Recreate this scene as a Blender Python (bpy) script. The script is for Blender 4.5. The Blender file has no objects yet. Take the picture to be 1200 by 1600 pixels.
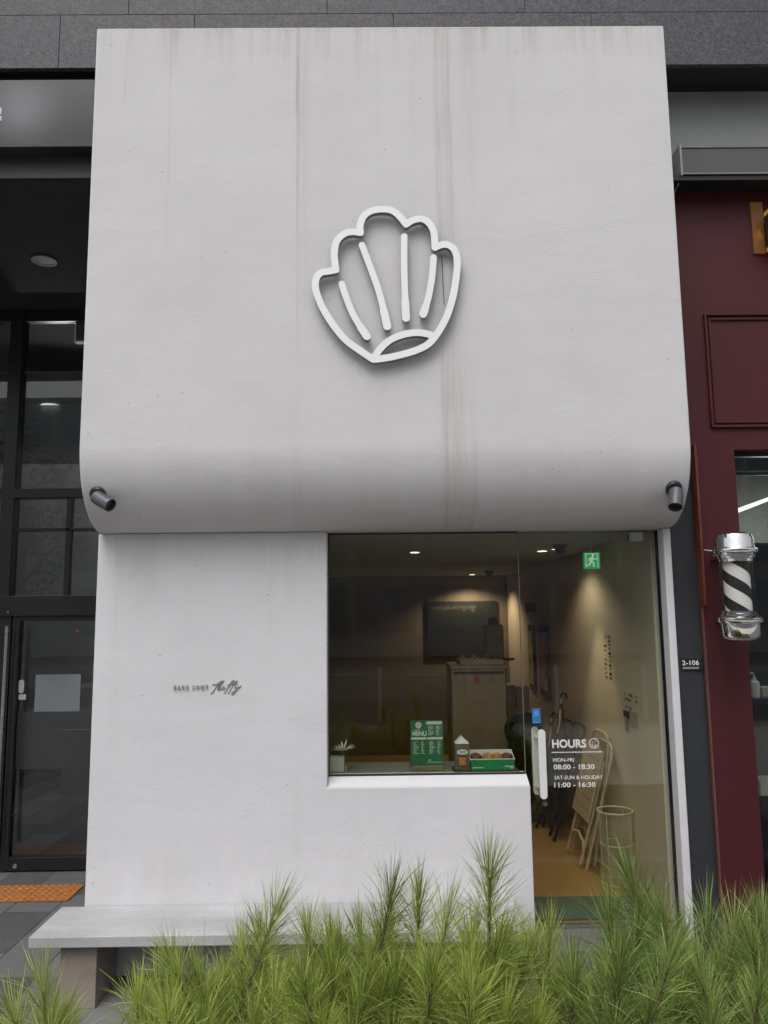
import bpy, bmesh, math, random
import numpy as np
from mathutils import Vector, Matrix
random.seed(7); rng = np.random.default_rng(7)
R_ = math.radians
scn = bpy.context.scene
COL = scn.collection

# ------------------------------------------------------------------ camera
F = 1200.0                                   # focal length in pixels of the 1200x1600 photograph
def _n(v):
    v = np.array(v, float); return v / np.linalg.norm(v)
_Y = _n((-8, -160, -F)); _Z = np.array((-100, 8900, -F), float); _Z = _n(_Z - _Y * _Z.dot(_Y)); _X = np.cross(_Y, _Z)
RM = np.array([_X, _Y, _Z]); CAM = np.array((0, -4.286, 2.0))
def P(px, py, **k):
    """the point where the sight line of a photo pixel meets a real plane X=, Y= or Z="""
    a, v = list(k.items())[0]; i = 'XYZ'.index(a); d = RM @ np.array((px - 600, 800 - py, -F), float)
    return Vector(CAM + d * (v - CAM[i]) / d[i])
cam = bpy.data.cameras.new('camera'); camo = bpy.data.objects.new('camera', cam); COL.objects.link(camo)
cam.sensor_fit = 'HORIZONTAL'; cam.sensor_width = 36; cam.lens = F * 36 / 1200; cam.clip_start = .05; cam.clip_end = 800
m = Matrix([list(r) for r in RM]).to_4x4(); m.translation = Vector(CAM); camo.matrix_world = m
scn.camera = camo
scn.render.resolution_x = 768; scn.render.resolution_y = 1024

# ------------------------------------------------------------------ light
SUN_EL, SUN_AZ = R_(58), R_(200)             # azimuth: compass style, 180 = behind the camera (-Y)
w = bpy.data.worlds.new('World'); scn.world = w; w.use_nodes = True
nt = w.node_tree; nt.nodes.clear()
sky = nt.nodes.new('ShaderNodeTexSky'); sky.sky_type = 'NISHITA'; sky.sun_disc = False
sky.sun_elevation = SUN_EL; sky.sun_rotation = SUN_AZ; sky.air_density = 1.2; sky.dust_density = 5.0; sky.ozone_density = 1.0
hs = nt.nodes.new('ShaderNodeHueSaturation'); hs.inputs['Saturation'].default_value = .22
bg = nt.nodes.new('ShaderNodeBackground'); bg.inputs[1].default_value = .15
out = nt.nodes.new('ShaderNodeOutputWorld')
nt.links.new(sky.outputs[0], hs.inputs['Color']); nt.links.new(hs.outputs[0], bg.inputs[0]); nt.links.new(bg.outputs[0], out.inputs[0])
sun = bpy.data.lights.new('sun', 'SUN'); sun.energy = .95; sun.angle = R_(40); sun.color = (1, .965, .92)
suno = bpy.data.objects.new('sun', sun); COL.objects.link(suno)
sd = Vector((math.sin(SUN_AZ) * math.cos(SUN_EL), math.cos(SUN_AZ) * math.cos(SUN_EL), math.sin(SUN_EL)))
suno.rotation_euler = sd.to_track_quat('Z', 'Y').to_euler(); suno.location = sd * 30
scn.view_settings.view_transform = 'Standard'; scn.view_settings.look = 'None'; scn.view_settings.gamma = 1
scn.view_settings.exposure = -0.06
scn.cycles.use_adaptive_sampling = True; scn.cycles.adaptive_threshold = .03
scn.cycles.use_denoising = True
scn.cycles.max_bounces = 8; scn.cycles.diffuse_bounces = 4; scn.cycles.glossy_bounces = 4
scn.cycles.transmission_bounces = 6; scn.cycles.transparent_max_bounces = 16
scn.cycles.caustics_reflective = False; scn.cycles.caustics_refractive = False

# ------------------------------------------------------------------ helpers
class MB:
    def __init__(s): s.v = []; s.f = []; s.m = []
    def add(s, vs, fs, mi=0):
        b = len(s.v); s.v += [tuple(v) for v in vs]
        for f in fs: s.f.append([i + b for i in f]); s.m.append(mi)
        return s
    def box(s, x0, x1, y0, y1, z0, z1, mi=0, M=None):
        vs = [(x, y, z) for x in (x0, x1) for y in (y0, y1) for z in (z0, z1)]
        if M is not None: vs = [M @ Vector(v) for v in vs]
        return s.add(vs, [(0, 1, 3, 2), (4, 6, 7, 5), (0, 4, 5, 1), (2, 3, 7, 6), (0, 2, 6, 4), (1, 5, 7, 3)], mi)
    def prism(s, poly, d, mi=0):
        """poly: list of 3-D points (planar), extruded by vector d"""
        n = len(poly); d = Vector(d); a = [Vector(p) for p in poly]
        fs = [list(range(n))[::-1], list(range(n, 2 * n))] + [(i, (i + 1) % n, (i + 1) % n + n, i + n) for i in range(n)]
        return s.add(a + [p + d for p in a], fs, mi)
    def tube(s, pts, r, n=8, mi=0, closed=False, caps=True):
        pts = [Vector(p) for p in pts]; N = len(pts); vs = []
        rr = r if isinstance(r, (list, tuple)) else [r] * N
        up = None
        for i, p in enumerate(pts):
            a = pts[(i - 1) % N] if (closed or i) else p; b = pts[(i + 1) % N] if (closed or i < N - 1) else p
            t = (b - a).normalized()
            if up is None: up = t.orthogonal().normalized()
            up = (up - t * up.dot(t))
            up = up.normalized() if up.length > 1e-6 else t.orthogonal().normalized()
            q = t.cross(up)
            for k in range(n):
                th = 2 * math.pi * k / n; vs.append(p + (up * math.cos(th) + q * math.sin(th)) * rr[i])
        fs = []
        for i in range(N if closed else N - 1):
            j = (i + 1) % N
            for k in range(n): fs.append((i * n + k, i * n + (k + 1) % n, j * n + (k + 1) % n, j * n + k))
        if caps and not closed: fs += [list(range(n))[::-1], [(N - 1) * n + k for k in range(n)]]
        return s.add(vs, fs, mi)
    def lathe(s, prof, c=(0, 0, 0), n=32, M=None, mi=0, ring=False):
        """prof: (radius, z) list"""
        vs = []
        for r, z in prof:
            for k in range(n):
                th = 2 * math.pi * k / n; v = Vector((r * math.cos(th), r * math.sin(th), z))
                if M is not None: v = M @ v
                vs.append(v + Vector(c))
        L = len(prof); fs = [(i * n + k, i * n + (k + 1) % n, (i + 1) * n + (k + 1) % n, (i + 1) * n + k) for i in range(L - 1) for k in range(n)]
        if ring: fs += [((L - 1) * n + k, (L - 1) * n + (k + 1) % n, (k + 1) % n, k) for k in range(n)]
        else: fs += [list(range(n))[::-1], [(L - 1) * n + k for k in range(n)]]
        return s.add(vs, fs, mi)
    def build(s, name, mats, parent=None, smooth=False, label=None, bevel=0, fix=True):
        off = wloc(parent)
        me = bpy.data.meshes.new(name)
        me.from_pydata([tuple(Vector(v) - off) for v in s.v], [], s.f)
        if not isinstance(mats, (list, tuple)): mats = [mats]
        for q in mats: me.materials.append(q)
        me.polygons.foreach_set('material_index', s.m)
        if fix:
            bm = bmesh.new(); bm.from_mesh(me); bmesh.ops.recalc_face_normals(bm, faces=bm.faces); bm.to_mesh(me); bm.free()
        if smooth:
            me.polygons.foreach_set('use_smooth', [True] * len(me.polygons))
            try: me.set_sharp_from_angle(angle=R_(35))
            except Exception: pass
        o = bpy.data.objects.new(name, me); COL.objects.link(o)
        if parent: o.parent = parent
        if label: o['label'] = label
        if bevel:
            b = o.modifiers.new('bevel', 'BEVEL'); b.width = bevel; b.segments = 2; b.limit_method = 'ANGLE'; b.angle_limit = R_(40)
        return o
def wloc(o):
    l = Vector((0, 0, 0))
    while o is not None: l += o.location; o = o.parent
    return l
def tag(o, label, cat, group=None, kind=None):
    o['label'] = label; o['category'] = cat
    if group: o['group'] = group
    if kind: o['kind'] = kind
    return o
def struct(o, label=None, cat=None, kind='structure'):
    o['kind'] = kind
    if label: o['label'] = label
    if cat: o['category'] = cat
    return o
def thing(name, loc, label, cat, group=None):
    o = bpy.data.objects.new(name, None); COL.objects.link(o); o.location = loc; o.empty_display_size = .1
    return tag(o, label, cat, group)
def copy_tree(o, parent=None):
    c = o.copy(); COL.objects.link(c)
    if parent: c.parent = parent; c.matrix_parent_inverse.identity()
    for ch in list(o.children): copy_tree(ch, c)
    return c

class N:
    """tiny node-graph helper"""
    def __init__(s, mt): s.t = mt.node_tree; s.bsdf = None
    def n(s, kind, **kw):
        x = s.t.nodes.new('ShaderNode' + kind)
        for k, v in kw.items():
            if hasattr(x, k): setattr(x, k, v)
            else: x.inputs[k.replace('_', ' ')].default_value = v
        return x
    def l(s, a, b): s.t.links.new(a, b)
    def math(s, op, a, b=None, c=None, clamp=False):
        x = s.t.nodes.new('ShaderNodeMath'); x.operation = op; x.use_clamp = clamp
        for i, q in enumerate((a, b, c)):
            if q is None: continue
            if isinstance(q, (int, float)): x.inputs[i].default_value = q
            else: s.l(q, x.inputs[i])
        return x.outputs[0]
    def mix(s, f, a, b, mode='MIX'):
        x = s.t.nodes.new('ShaderNodeMix'); x.data_type = 'RGBA'; x.blend_type = mode
        for i, q in ((0, f), (6, a), (7, b)):
            if isinstance(q, (int, float)): x.inputs[i].default_value = q
            elif isinstance(q, (tuple, list)): x.inputs[i].default_value = (*q[:3], 1)
            else: s.l(q, x.inputs[i])
        return x.outputs[2]
    def noise(s, vec, scale, detail=3, rough=.5, out='Fac'):
        x = s.t.nodes.new('ShaderNodeTexNoise'); x.inputs['Scale'].default_value = scale
        x.inputs['Detail'].default_value = detail; x.inputs['Roughness'].default_value = rough
        if vec is not None: s.l(vec, x.inputs['Vector'])
        return x.outputs[out]
    def ramp(s, f, a, b):
        x = s.t.nodes.new('ShaderNodeMapRange'); s.l(f, x.inputs[0]); x.inputs[1].default_value = a; x.inputs[2].default_value = b
        return x.outputs[0]
    def scale(s, vec, v):
        x = s.t.nodes.new('ShaderNodeVectorMath'); x.operation = 'MULTIPLY'; s.l(vec, x.inputs[0]); x.inputs[1].default_value = v
        return x.outputs[0]
    def bump(s, h, dist=.001, strength=1):
        x = s.t.nodes.new('ShaderNodeBump'); x.inputs['Distance'].default_value = dist; x.inputs['Strength'].default_value = strength
        s.l(h, x.inputs['Height']); s.l(x.outputs[0], s.bsdf.inputs['Normal']); return x
def newmat(name):
    mt = bpy.data.materials.new(name); mt.use_nodes = True; g = N(mt); g.bsdf = mt.node_tree.nodes['Principled BSDF']
    g.pos = mt.node_tree.nodes.new('ShaderNodeNewGeometry').outputs['Position']
    return mt, g
def mat(name, c, rough=.5, metal=0, var=.12, scale=8, bump=0, bscale=150, spec=.5, coat=0, aniso=(1, 1, 1), rvar=.1):
    """plain painted / natural surface with slight unevenness in colour, gloss and relief"""
    mt, g = newmat(name); b = g.bsdf
    v = g.scale(g.pos, aniso)
    nz = g.noise(v, scale, 4, .6)
    f = g.ramp(nz, .3, .7)
    lo = tuple(x * (1 - var) for x in c); hi = tuple(min(1, x * (1 + var)) for x in c)
    g.l(g.mix(f, lo, hi), b.inputs['Base Color'])
    g.l(g.math('ADD', g.math('MULTIPLY', g.noise(v, scale * 3, 3), rvar), rough - rvar / 2), b.inputs['Roughness'])
    b.inputs['Metallic'].default_value = metal; b.inputs['Specular IOR Level'].default_value = spec
    b.inputs['Coat Weight'].default_value = coat
    if bump: g.bump(g.noise(v, bscale, 3), bump)
    return mt
def emis(name, c, s):
    mt, g = newmat(name); g.bsdf.inputs['Base Color'].default_value = (*[x * .12 for x in c], 1)
    g.bsdf.inputs['Emission Color'].default_value = (*c, 1); g.bsdf.inputs['Emission Strength'].default_value = s; return mt
def glassmat(name, tint=(.9, .93, .9), refl=1.0, rough=0.0):
    mt = bpy.data.materials.new(name); mt.use_nodes = True; t = mt.node_tree; t.nodes.clear(); g = N(mt)
    geo = t.nodes.new('ShaderNodeNewGeometry')
    d = t.nodes.new('ShaderNodeVectorMath'); d.operation = 'DOT_PRODUCT'; g.l(geo.outputs['Incoming'], d.inputs[0]); g.l(geo.outputs['Normal'], d.inputs[1])
    c = g.math('SUBTRACT', 1, g.math('ABSOLUTE', d.outputs['Value']), clamp=True)
    fac = g.math('MULTIPLY_ADD', g.math('POWER', c, 5), .95, .045)
    fac = g.math('MULTIPLY', fac, refl, clamp=True)
    tr = t.nodes.new('ShaderNodeBsdfTransparent'); tr.inputs[0].default_value = (*tint, 1)
    gl = t.nodes.new('ShaderNodeBsdfGlossy'); gl.inputs['Roughness'].default_value = rough
    mx = t.nodes.new('ShaderNodeMixShader'); o = t.nodes.new('ShaderNodeOutputMaterial')
    g.l(fac, mx.inputs[0]); g.l(tr.outputs[0], mx.inputs[1]); g.l(gl.outputs[0], mx.inputs[2]); g.l(mx.outputs[0], o.inputs[0])
    return mt

def text_geo(s, bold=0.0, spacing=1.0, res=3):
    """outline polygons of a text as (verts, faces), unit bounding box 0..1"""
    c = bpy.data.curves.new('t', 'FONT'); c.body = s; c.offset = bold; c.space_character = spacing; c.resolution_u = res
    o = bpy.data.objects.new('t', c); COL.objects.link(o)
    dg = bpy.context.evaluated_depsgraph_get(); me = bpy.data.meshes.new_from_object(o.evaluated_get(dg))
    v = np.array([x.co[:2] for x in me.vertices]); f = [list(p.vertices) for p in me.polygons]
    bpy.data.objects.remove(o); bpy.data.curves.remove(c); bpy.data.meshes.remove(me)
    a = v.min(0); b = v.max(0); return (v - a) / (b - a), f
def put_text(mb, s, o, ux, uz, mi=0, th=0.0, bold=0.0, spacing=1.0):
    """text filling the parallelogram origin o, axes ux (reading direction), uz (up); th thickness toward the reader"""
    v, f = text_geo(s, bold, spacing); o = Vector(o); ux = Vector(ux); uz = Vector(uz)
    nrm = ux.cross(uz).normalized()
    front = [o + ux * a + uz * b + nrm * th for a, b in v]
    mb.add(front, f, mi)
    if th:
        from collections import Counter
        cnt = {}
        for q in f:
            for i in range(len(q)):
                a, b = q[i], q[(i + 1) % len(q)]; cnt[(a, b)] = cnt.get((a, b), 0) + 1
        back = [p - nrm * th for p in front]; n = len(front)
        ed = [(a, b) for (a, b) in cnt if (b, a) not in cnt]
        mb.add(front + back, [(b, a, a + n, b + n) for a, b in ed], mi)
    return mb

def smooth_path(pts, closed=False, n=10):
    """Catmull-Rom through points; a repeated point makes a corner"""
    out = []; N_ = len(pts)
    for i in range(N_ if closed else N_ - 1):
        g = lambda k: np.array(pts[k % N_] if closed else pts[max(0, min(N_ - 1, k))], float)
        p0, p1, p2, p3 = g(i - 1), g(i), g(i + 1), g(i + 2)
        if np.allclose(p1, p2): continue
        if np.allclose(p0, p1): p0 = p1 * 2 - p2 if False else p1
        for t in np.linspace(0, 1, n, endpoint=False):
            out.append(.5 * ((2 * p1) + (-p0 + p2) * t + (2 * p0 - 5 * p1 + 4 * p2 - p3) * t * t + (-p0 + 3 * p1 - 3 * p2 + p3) * t ** 3))
    if not closed: out.append(np.array(pts[-1], float))
    return np.array(out)
def sdf_solid(mb, paths, toW, cell, th, mi=0):
    """solid strokes: paths = [(Nx2 polyline, half width or array)], marching squares on their distance field.
    toW(u, v, d): plane coordinates -> world point, d = depth behind the front face"""
    allp = np.concatenate([p for p, _ in paths]); mw = max(np.max(w) for _, w in paths)
    lo = allp.min(0) - mw - 2 * cell; hi = allp.max(0) + mw + 2 * cell
    nx, ny = (np.ceil((hi - lo) / cell).astype(int) + 1)
    gx = lo[0] + np.arange(nx) * cell; gy = lo[1] + np.arange(ny) * cell
    G = np.stack(np.meshgrid(gx, gy, indexing='ij'), -1); D = np.full((nx, ny), 1e9)
    for p, wd in paths:
        wd = np.broadcast_to(wd, (len(p),))
        for i in range(len(p) - 1):
            a, b = p[i], p[i + 1]; ab = b - a; L = ab.dot(ab)
            t = np.clip(((G - a) @ ab) / max(L, 1e-12), 0, 1)
            d = np.linalg.norm(G - a - t[..., None] * ab, axis=-1) - (wd[i] + (wd[i + 1] - wd[i]) * t)
            D = np.minimum(D, d)
    D[np.abs(D) < cell * 1e-3] = cell * 1e-3
    vid = {}; V = []
    def vert(key, xy):
        if key not in vid: vid[key] = len(V); V.append(xy)
        return vid[key]
    faces = []
    ins = D < 0
    any_in = ins[:-1, :-1] | ins[1:, :-1] | ins[:-1, 1:] | ins[1:, 1:]
    for i, j in zip(*np.nonzero(any_in)):
        c = [(i, j), (i + 1, j), (i + 1, j + 1), (i, j + 1)]; poly = []
        for k in range(4):
            a, b = c[k], c[(k + 1) % 4]; da, db = D[a], D[b]
            if da < 0: poly.append(vert(a, (gx[a[0]], gy[a[1]])))
            if (da < 0) != (db < 0):
                t = da / (da - db); key = (a, b) if a < b else (b, a)
                poly.append(vert(key, (gx[a[0]] + (gx[b[0]] - gx[a[0]]) * t, gy[a[1]] + (gy[b[1]] - gy[a[1]]) * t)))
        if len(poly) > 2: faces.append(poly)
    n = len(V); es = {}
    for f in faces:
        for k in range(len(f)): es[(f[k], f[(k + 1) % len(f)])] = 1
    ed = [e for e in es if (e[1], e[0]) not in es]
    mb.add([toW(u, v, 0) for u, v in V] + [toW(u, v, th) for u, v in V],
           faces + [(b, a, a + n, b + n) for a, b in ed], mi)
    return mb

# ------------------------------------------------------------------ materials
def stucco(name, base, stains, top=None):
    mt, g = newmat(name); b = g.bsdf
    sp = g.n('SeparateXYZ'); g.l(g.pos, sp.inputs[0]); X, Z = sp.outputs[0], sp.outputs[2]
    big = g.ramp(g.noise(g.pos, 1.3, 4, .6), .3, .7)
    col = g.mix(big, tuple(x * .925 for x in base), base); mott = g.ramp(g.noise(g.scale(g.pos, (.7, 1, 2.2)), 9, 4, .65), .35, .7); col = g.mix(g.math('MULTIPLY', mott, .10), col, (.60, .585, .56))
    grain = g.ramp(g.noise(g.pos, 260, 2), .25, .75)
    col = g.mix(g.math('MULTIPLY', grain, .07), col, (.35, .35, .36))
    wob = g.math('MULTIPLY', g.math('SUBTRACT', g.noise(g.scale(g.pos, (.2, 1, 1)), 2.2, 2), .5), .018)
    xs = g.math('ADD', X, wob)
    fine = g.ramp(g.noise(g.scale(g.pos, (90, 1, 2.2)), 1, 3, .6), .3, .72)
    tot = None
    for x0, wd, st, zlo, zhi, fade in stains:
        q = g.math('DIVIDE', g.math('SUBTRACT', xs, x0), wd)
        s_ = g.math('EXPONENT', g.math('MULTIPLY', g.math('MULTIPLY', q, q), -1))
        ra = g.ramp(Z, zlo - fade, zlo); rb = g.ramp(Z, zhi + .001, zhi)
        s_ = g.math('MULTIPLY', g.math('MULTIPLY', s_, st), ra)
        if zhi < 5.2: s_ = g.math('MULTIPLY', s_, g.ramp(Z, zhi + fade, zhi))
        tot = s_ if tot is None else g.math('ADD', tot, s_)
    if tot is not None:
        tot = g.math('MULTIPLY', tot, g.math('MULTIPLY_ADD', fine, .62, .14))
        col = g.mix(g.math('MINIMUM', tot, .9), col, (.34, .285, .215))
    if top:
        dz = g.ramp(Z, top - .42, top); dz = g.math('POWER', dz, 2.2)
        drip = g.ramp(g.noise(g.scale(g.pos, (16, 1, .8)), 1, 5, .7), .45, .75)
        col = g.mix(g.math('MULTIPLY', g.math('MULTIPLY', dz, drip), .62), col, (.40, .36, .30))
        lip = g.ramp(Z, top - .02, top)
        col = g.mix(g.math('MULTIPLY', lip, .45), col, (.45, .42, .37))
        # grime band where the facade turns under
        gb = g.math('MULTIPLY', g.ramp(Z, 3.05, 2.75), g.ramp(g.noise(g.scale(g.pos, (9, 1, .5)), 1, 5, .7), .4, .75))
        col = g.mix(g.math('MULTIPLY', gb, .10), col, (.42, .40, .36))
    else:
        gb = g.math('MULTIPLY', g.ramp(Z, .95, .48), g.ramp(g.noise(g.scale(g.pos, (5, 1, 2.5)), 1, 5, .7), .35, .75))
        col = g.mix(g.math('MULTIPLY', gb, .38), col, (.47, .45, .40))
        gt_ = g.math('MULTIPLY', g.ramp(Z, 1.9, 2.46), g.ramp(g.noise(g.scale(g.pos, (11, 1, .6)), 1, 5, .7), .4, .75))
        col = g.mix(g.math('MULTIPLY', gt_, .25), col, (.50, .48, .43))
    vo = g.n('TexVoronoi'); vo.inputs['Scale'].default_value = 7; g.l(g.pos, vo.inputs['Vector'])
    pit = g.math('LESS_THAN', vo.outputs['Distance'], .035)
    col = g.mix(g.math('MULTIPLY', pit, .45), col, (.2, .2, .19))
    g.l(col, b.inputs['Base Color']); b.inputs['Roughness'].default_value = .85; b.inputs['Specular IOR Level'].default_value = .25
    h = g.math('ADD', g.noise(g.scale(g.pos, (.55, 1, 1.3)), 230, 3, .65), g.math('MULTIPLY', g.noise(g.scale(g.pos, (.6, 1, 1.2)), 90, 2), .35))
    h = g.math('ADD', h, g.math('MULTIPLY', g.noise(g.scale(g.pos, (.5, 1, 1)), 5, 2), 2.5))
    g.bump(h, .0022)
    return mt
fx = lambda px, py=300: P(px, py, Y=-.354).x
STUCCO_UP = stucco('stucco_upper', (.715, .708, .735), [
    (fx(465), .008, .75, 4.9, 5.3, 1.9), (fx(474), .035, .30, 4.7, 5.3, 1.4), (fx(685), .011, .40, 3.6, 5.3, 1.2), (fx(697), .045, .34, 2.9, 5.3, .5),
    (fx(705), .009, .40, 4.3, 5.3, .8), (fx(690), .012, .42, 2.4, 3.1, .25), (fx(732), .013, .32, 2.4, 2.95, .3), (fx(712), .06, .26, 2.4, 3.2, .3),
    (fx(465), .03, .18, 2.4, 2.85, .4), (fx(262), .009, .18, 4.4, 5.3, .8), (fx(190), .006, .2, 4.9, 5.1, .2), (fx(735), .04, .16, 4.6, 5.3, .5),
    (fx(805), .02, .14, 4.8, 5.3, .5), (fx(520), .13, .10, 4.6, 5.3, .9), (fx(745), .13, .11, 4.5, 5.3, 1.0), (fx(648), .02, .10, 4.8, 5.3, .7), (fx(590), .015, .10, 4.9, 5.3, .6), (fx(560), .008, .14, 4.9, 5.3, .4), (fx(930), .03, .08, 4.9, 5.3, .4), (fx(590), .08, .07, 2.4, 2.9, .4)], top=5.285)
STUCCO_LOW = stucco('stucco_lower', (.79, .785, .825), [(-1.45, .02, .10, 1.6, 2.5, .9), (-.6, .012, .14, 2.0, 2.5, .3), (-.45, .02, .1, .5, 1.0, .3)])
def granite():
    mt, g = newmat('granite'); b = g.bsdf
    sp1 = g.ramp(g.noise(g.pos, 85, 3, .7), .36, .66)
    sp2 = g.ramp(g.noise(g.pos, 38, 3, .8), .48, .66)
    big = g.ramp(g.noise(g.pos, 2.2, 4, .6), .3, .7)
    c = g.mix(sp1, (.018, .0175, .027), (.082, .079, .098)); c = g.mix(g.math('MULTIPLY', sp2, .55), c, (.14, .137, .15))
    c = g.mix(g.math('MULTIPLY', big, .5), c, g.mix(.35, c, (.062, .055, .055)))
    vo = g.n('TexVoronoi'); vo.inputs['Scale'].default_value = 95; g.l(g.pos, vo.inputs['Vector'])
    c = g.mix(g.math('MULTIPLY', g.math('LESS_THAN', vo.outputs['Distance'], .16), .8), c, (.24, .24, .25))
    g.l(c, b.inputs['Base Color']); b.inputs['Roughness'].default_value = .55
    g.bump(g.noise(g.pos, 130, 2), .0012); return mt
GRANITE = granite()
def pavers():
    mt, g = newmat('pavers'); b = g.bsdf
    br = g.n('TexBrick'); br.offset = .5; br.inputs['Scale'].default_value = 1
    br.inputs['Brick Width'].default_value = .6; br.inputs['Row Height'].default_value = .3; br.inputs['Mortar Size'].default_value = .004
    br.inputs['Color1'].default_value = (.085, .085, .09, 1); br.inputs['Color2'].default_value = (.23, .23, .235, 1); br.inputs['Mortar'].default_value = (.03, .03, .03, 1)
    rot = g.n('Mapping'); rot.inputs['Rotation'].default_value = (0, 0, R_(90)); g.l(g.pos, rot.inputs['Vector']); g.l(rot.outputs[0], br.inputs['Vector'])
    n1 = g.ramp(g.noise(g.pos, 120, 3), .3, .75); n2 = g.ramp(g.noise(g.pos, 3, 4, .7), .35, .7)
    c = g.mix(.5, br.outputs[0], g.mix(n1, (.45, .45, .45), (1.0, 1.0, 1.0)), 'MULTIPLY'); c = g.mix(g.math('MULTIPLY', n2, .3), c, (.20, .195, .185))
    g.l(c, b.inputs['Base Color']); b.inputs['Roughness'].default_value = .75
    g.bump(g.math('ADD', g.math('MULTIPLY', br.outputs['Fac'], -2.0), g.noise(g.pos, 150, 2)), .0015); return mt
PAVERS = pavers()
def concrete(name, c1, c2, sc=4):
    mt, g = newmat(name); b = g.bsdf
    n = g.ramp(g.noise(g.scale(g.pos, (.5, 1.6, 1)), sc, 5, .7), .3, .7); f = g.ramp(g.noise(g.pos, 90, 3), .3, .7)
    c = g.mix(n, c1, c2); c = g.mix(g.math('MULTIPLY', f, .25), c, tuple(x * .7 for x in c1))
    vo = g.n('TexVoronoi'); vo.inputs['Scale'].default_value = 28; g.l(g.pos, vo.inputs['Vector'])
    c = g.mix(g.math('MULTIPLY', g.math('LESS_THAN', vo.outputs['Distance'], .07), .5), c, tuple(x * .35 for x in c1))
    g.l(c, b.inputs['Base Color']); g.l(g.math('MULTIPLY_ADD', n, .3, .45), b.inputs['Roughness'])
    g.bump(g.noise(g.pos, 130, 3), .001); return mt
CONC = concrete('bench_concrete', (.36, .36, .37), (.58, .58, .60), 2.5); CONC2 = concrete('kerb_concrete', (.10, .105, .10), (.17, .17, .165))
BLOCKC = concrete('leg_stone', (.27, .22, .19), (.37, .32, .28), 7)
BLACK = mat('black_metal', (.012, .0125, .015), .38, var=.2, scale=3)
DARKMETAL = mat('dark_metal', (.032, .033, .037), .45, var=.1)
CHARCOAL = mat('charcoal_panel', (.030, .033, .040), .5, var=.12, scale=2, bump=.0003, bscale=60)
SOFFIT = mat('soffit', (.015, .016, .022), .85, var=.1)
GREYPANEL = mat('grey_panel', (.25, .26, .26), .4, var=.07, scale=1.5)
GREYPANEL2 = mat('grey_gutter', (.08, .085, .086), .35, var=.08, scale=3)
BURG = mat('burgundy_paint', (.070, .014, .018), .5, spec=.3, var=.10, scale=1.3, bump=.0004, bscale=25)
COPPER = mat('copper_trim', (.17, .045, .03), .35, var=.2, scale=12)
BROWNTRIM = mat('brown_trim', (.14, .06, .05), .5)
CHROME = mat('chrome', (.78, .78, .78), .07, metal=1, var=.05, rvar=.06)
STEEL = mat('steel', (.5, .48, .46), .28, metal=1, var=.1, rvar=.15)
WHITEP = mat('white_acrylic', (.90, .90, .94), .35, var=.015)
WHITE = mat('white_paint', (.8, .8, .8), .4, var=.03)
SIGNSIDE = mat('sign_side', (.33, .33, .35), .3, metal=.6, var=.1)
HOUSING = mat('lamp_housing', (.115, .115, .135), .38, metal=.35, var=.1)
VINYL = mat('white_vinyl', (.82, .82, .80), .6, var=.02)
GLASS = glassmat('window_glass', (.92, .94, .90), 1.15)
LOBBYGLASS = glassmat('lobby_glass', (.78, .80, .80), 1.35)
BGLASS = glassmat('barber_glass', (.75, .78, .76), 1.2)
CLEARP = glassmat('clear_plastic', (.97, .97, .97), .8)
ROOMWALL = mat('room_wall', (.50, .42, .30), .7, var=.05, scale=1.5, bump=.0005, bscale=120)
BACKWALL = mat('room_back', (.17, .125, .08), .6, var=.15, scale=1.2)
CEILM = mat('room_ceiling', (.34, .33, .29), .8, var=.05)
FLOORM = mat('room_floor', (.36, .21, .085), .35, var=.12, scale=1.6, coat=.15)
MATG = mat('green_mat', (.075, .105, .065), .9, var=.3, scale=14, bump=.002, bscale=220)
def warmmetal(): return mat('chair_paint', (.50, .40, .25), .4, var=.05)
CHAIRM = warmmetal()
BLACKPL = mat('black_plastic', (.012, .011, .011), .3, var=.2)
WIRE = mat('cream_wire', (.60, .53, .38), .4)
CARD = mat('cardboard', (.36, .24, .12), .8, var=.12, scale=9, bump=.0004, aniso=(1, 1, 6))
GREEN = mat('menu_green', (.022, .13, .065), .45, var=.1, scale=6)
GREEN2 = mat('box_green', (.02, .23, .085), .45, var=.06)
PRINT = mat('print_white', (.62, .66, .60), .6, var=.1)
CARTON = mat('carton_brown', (.16, .115, .095), .5, var=.08)
CREAM = mat('cream_board', (.55, .52, .46), .5)
OAK = mat('oak', (.20, .16, .11), .5, var=.2, scale=20, aniso=(1, 6, 6))
PASTRY = mat('pastry', (.42, .20, .06), .6, var=.45, scale=45, bump=.003, bscale=60)
PASTRY2 = mat('dark_pastry', (.13, .045, .025), .6, var=.4, scale=45, bump=.003, bscale=60)
LEAFW = mat('petal_white', (.70, .72, .70), .5)
PLANTERM = mat('planter_ceramic', (.50, .52, .46), .5, var=.04)
BLUE = mat('sticker_blue', (.03, .20, .50), .5, var=.03)
REDP = mat('red_paint', (.30, .02, .02), .5)
def tactile():
    mt, g = newmat('tactile_orange'); b = g.bsdf
    n = g.ramp(g.noise(g.pos, 18, 4, .7), .3, .75)
    g.l(g.mix(n, (.34, .125, .028), (.52, .22, .06)), b.inputs['Base Color']); b.inputs['Roughness'].default_value = .7
    g.bump(g.noise(g.pos, 200, 2), .0008); return mt
TACT = tactile()
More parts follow.
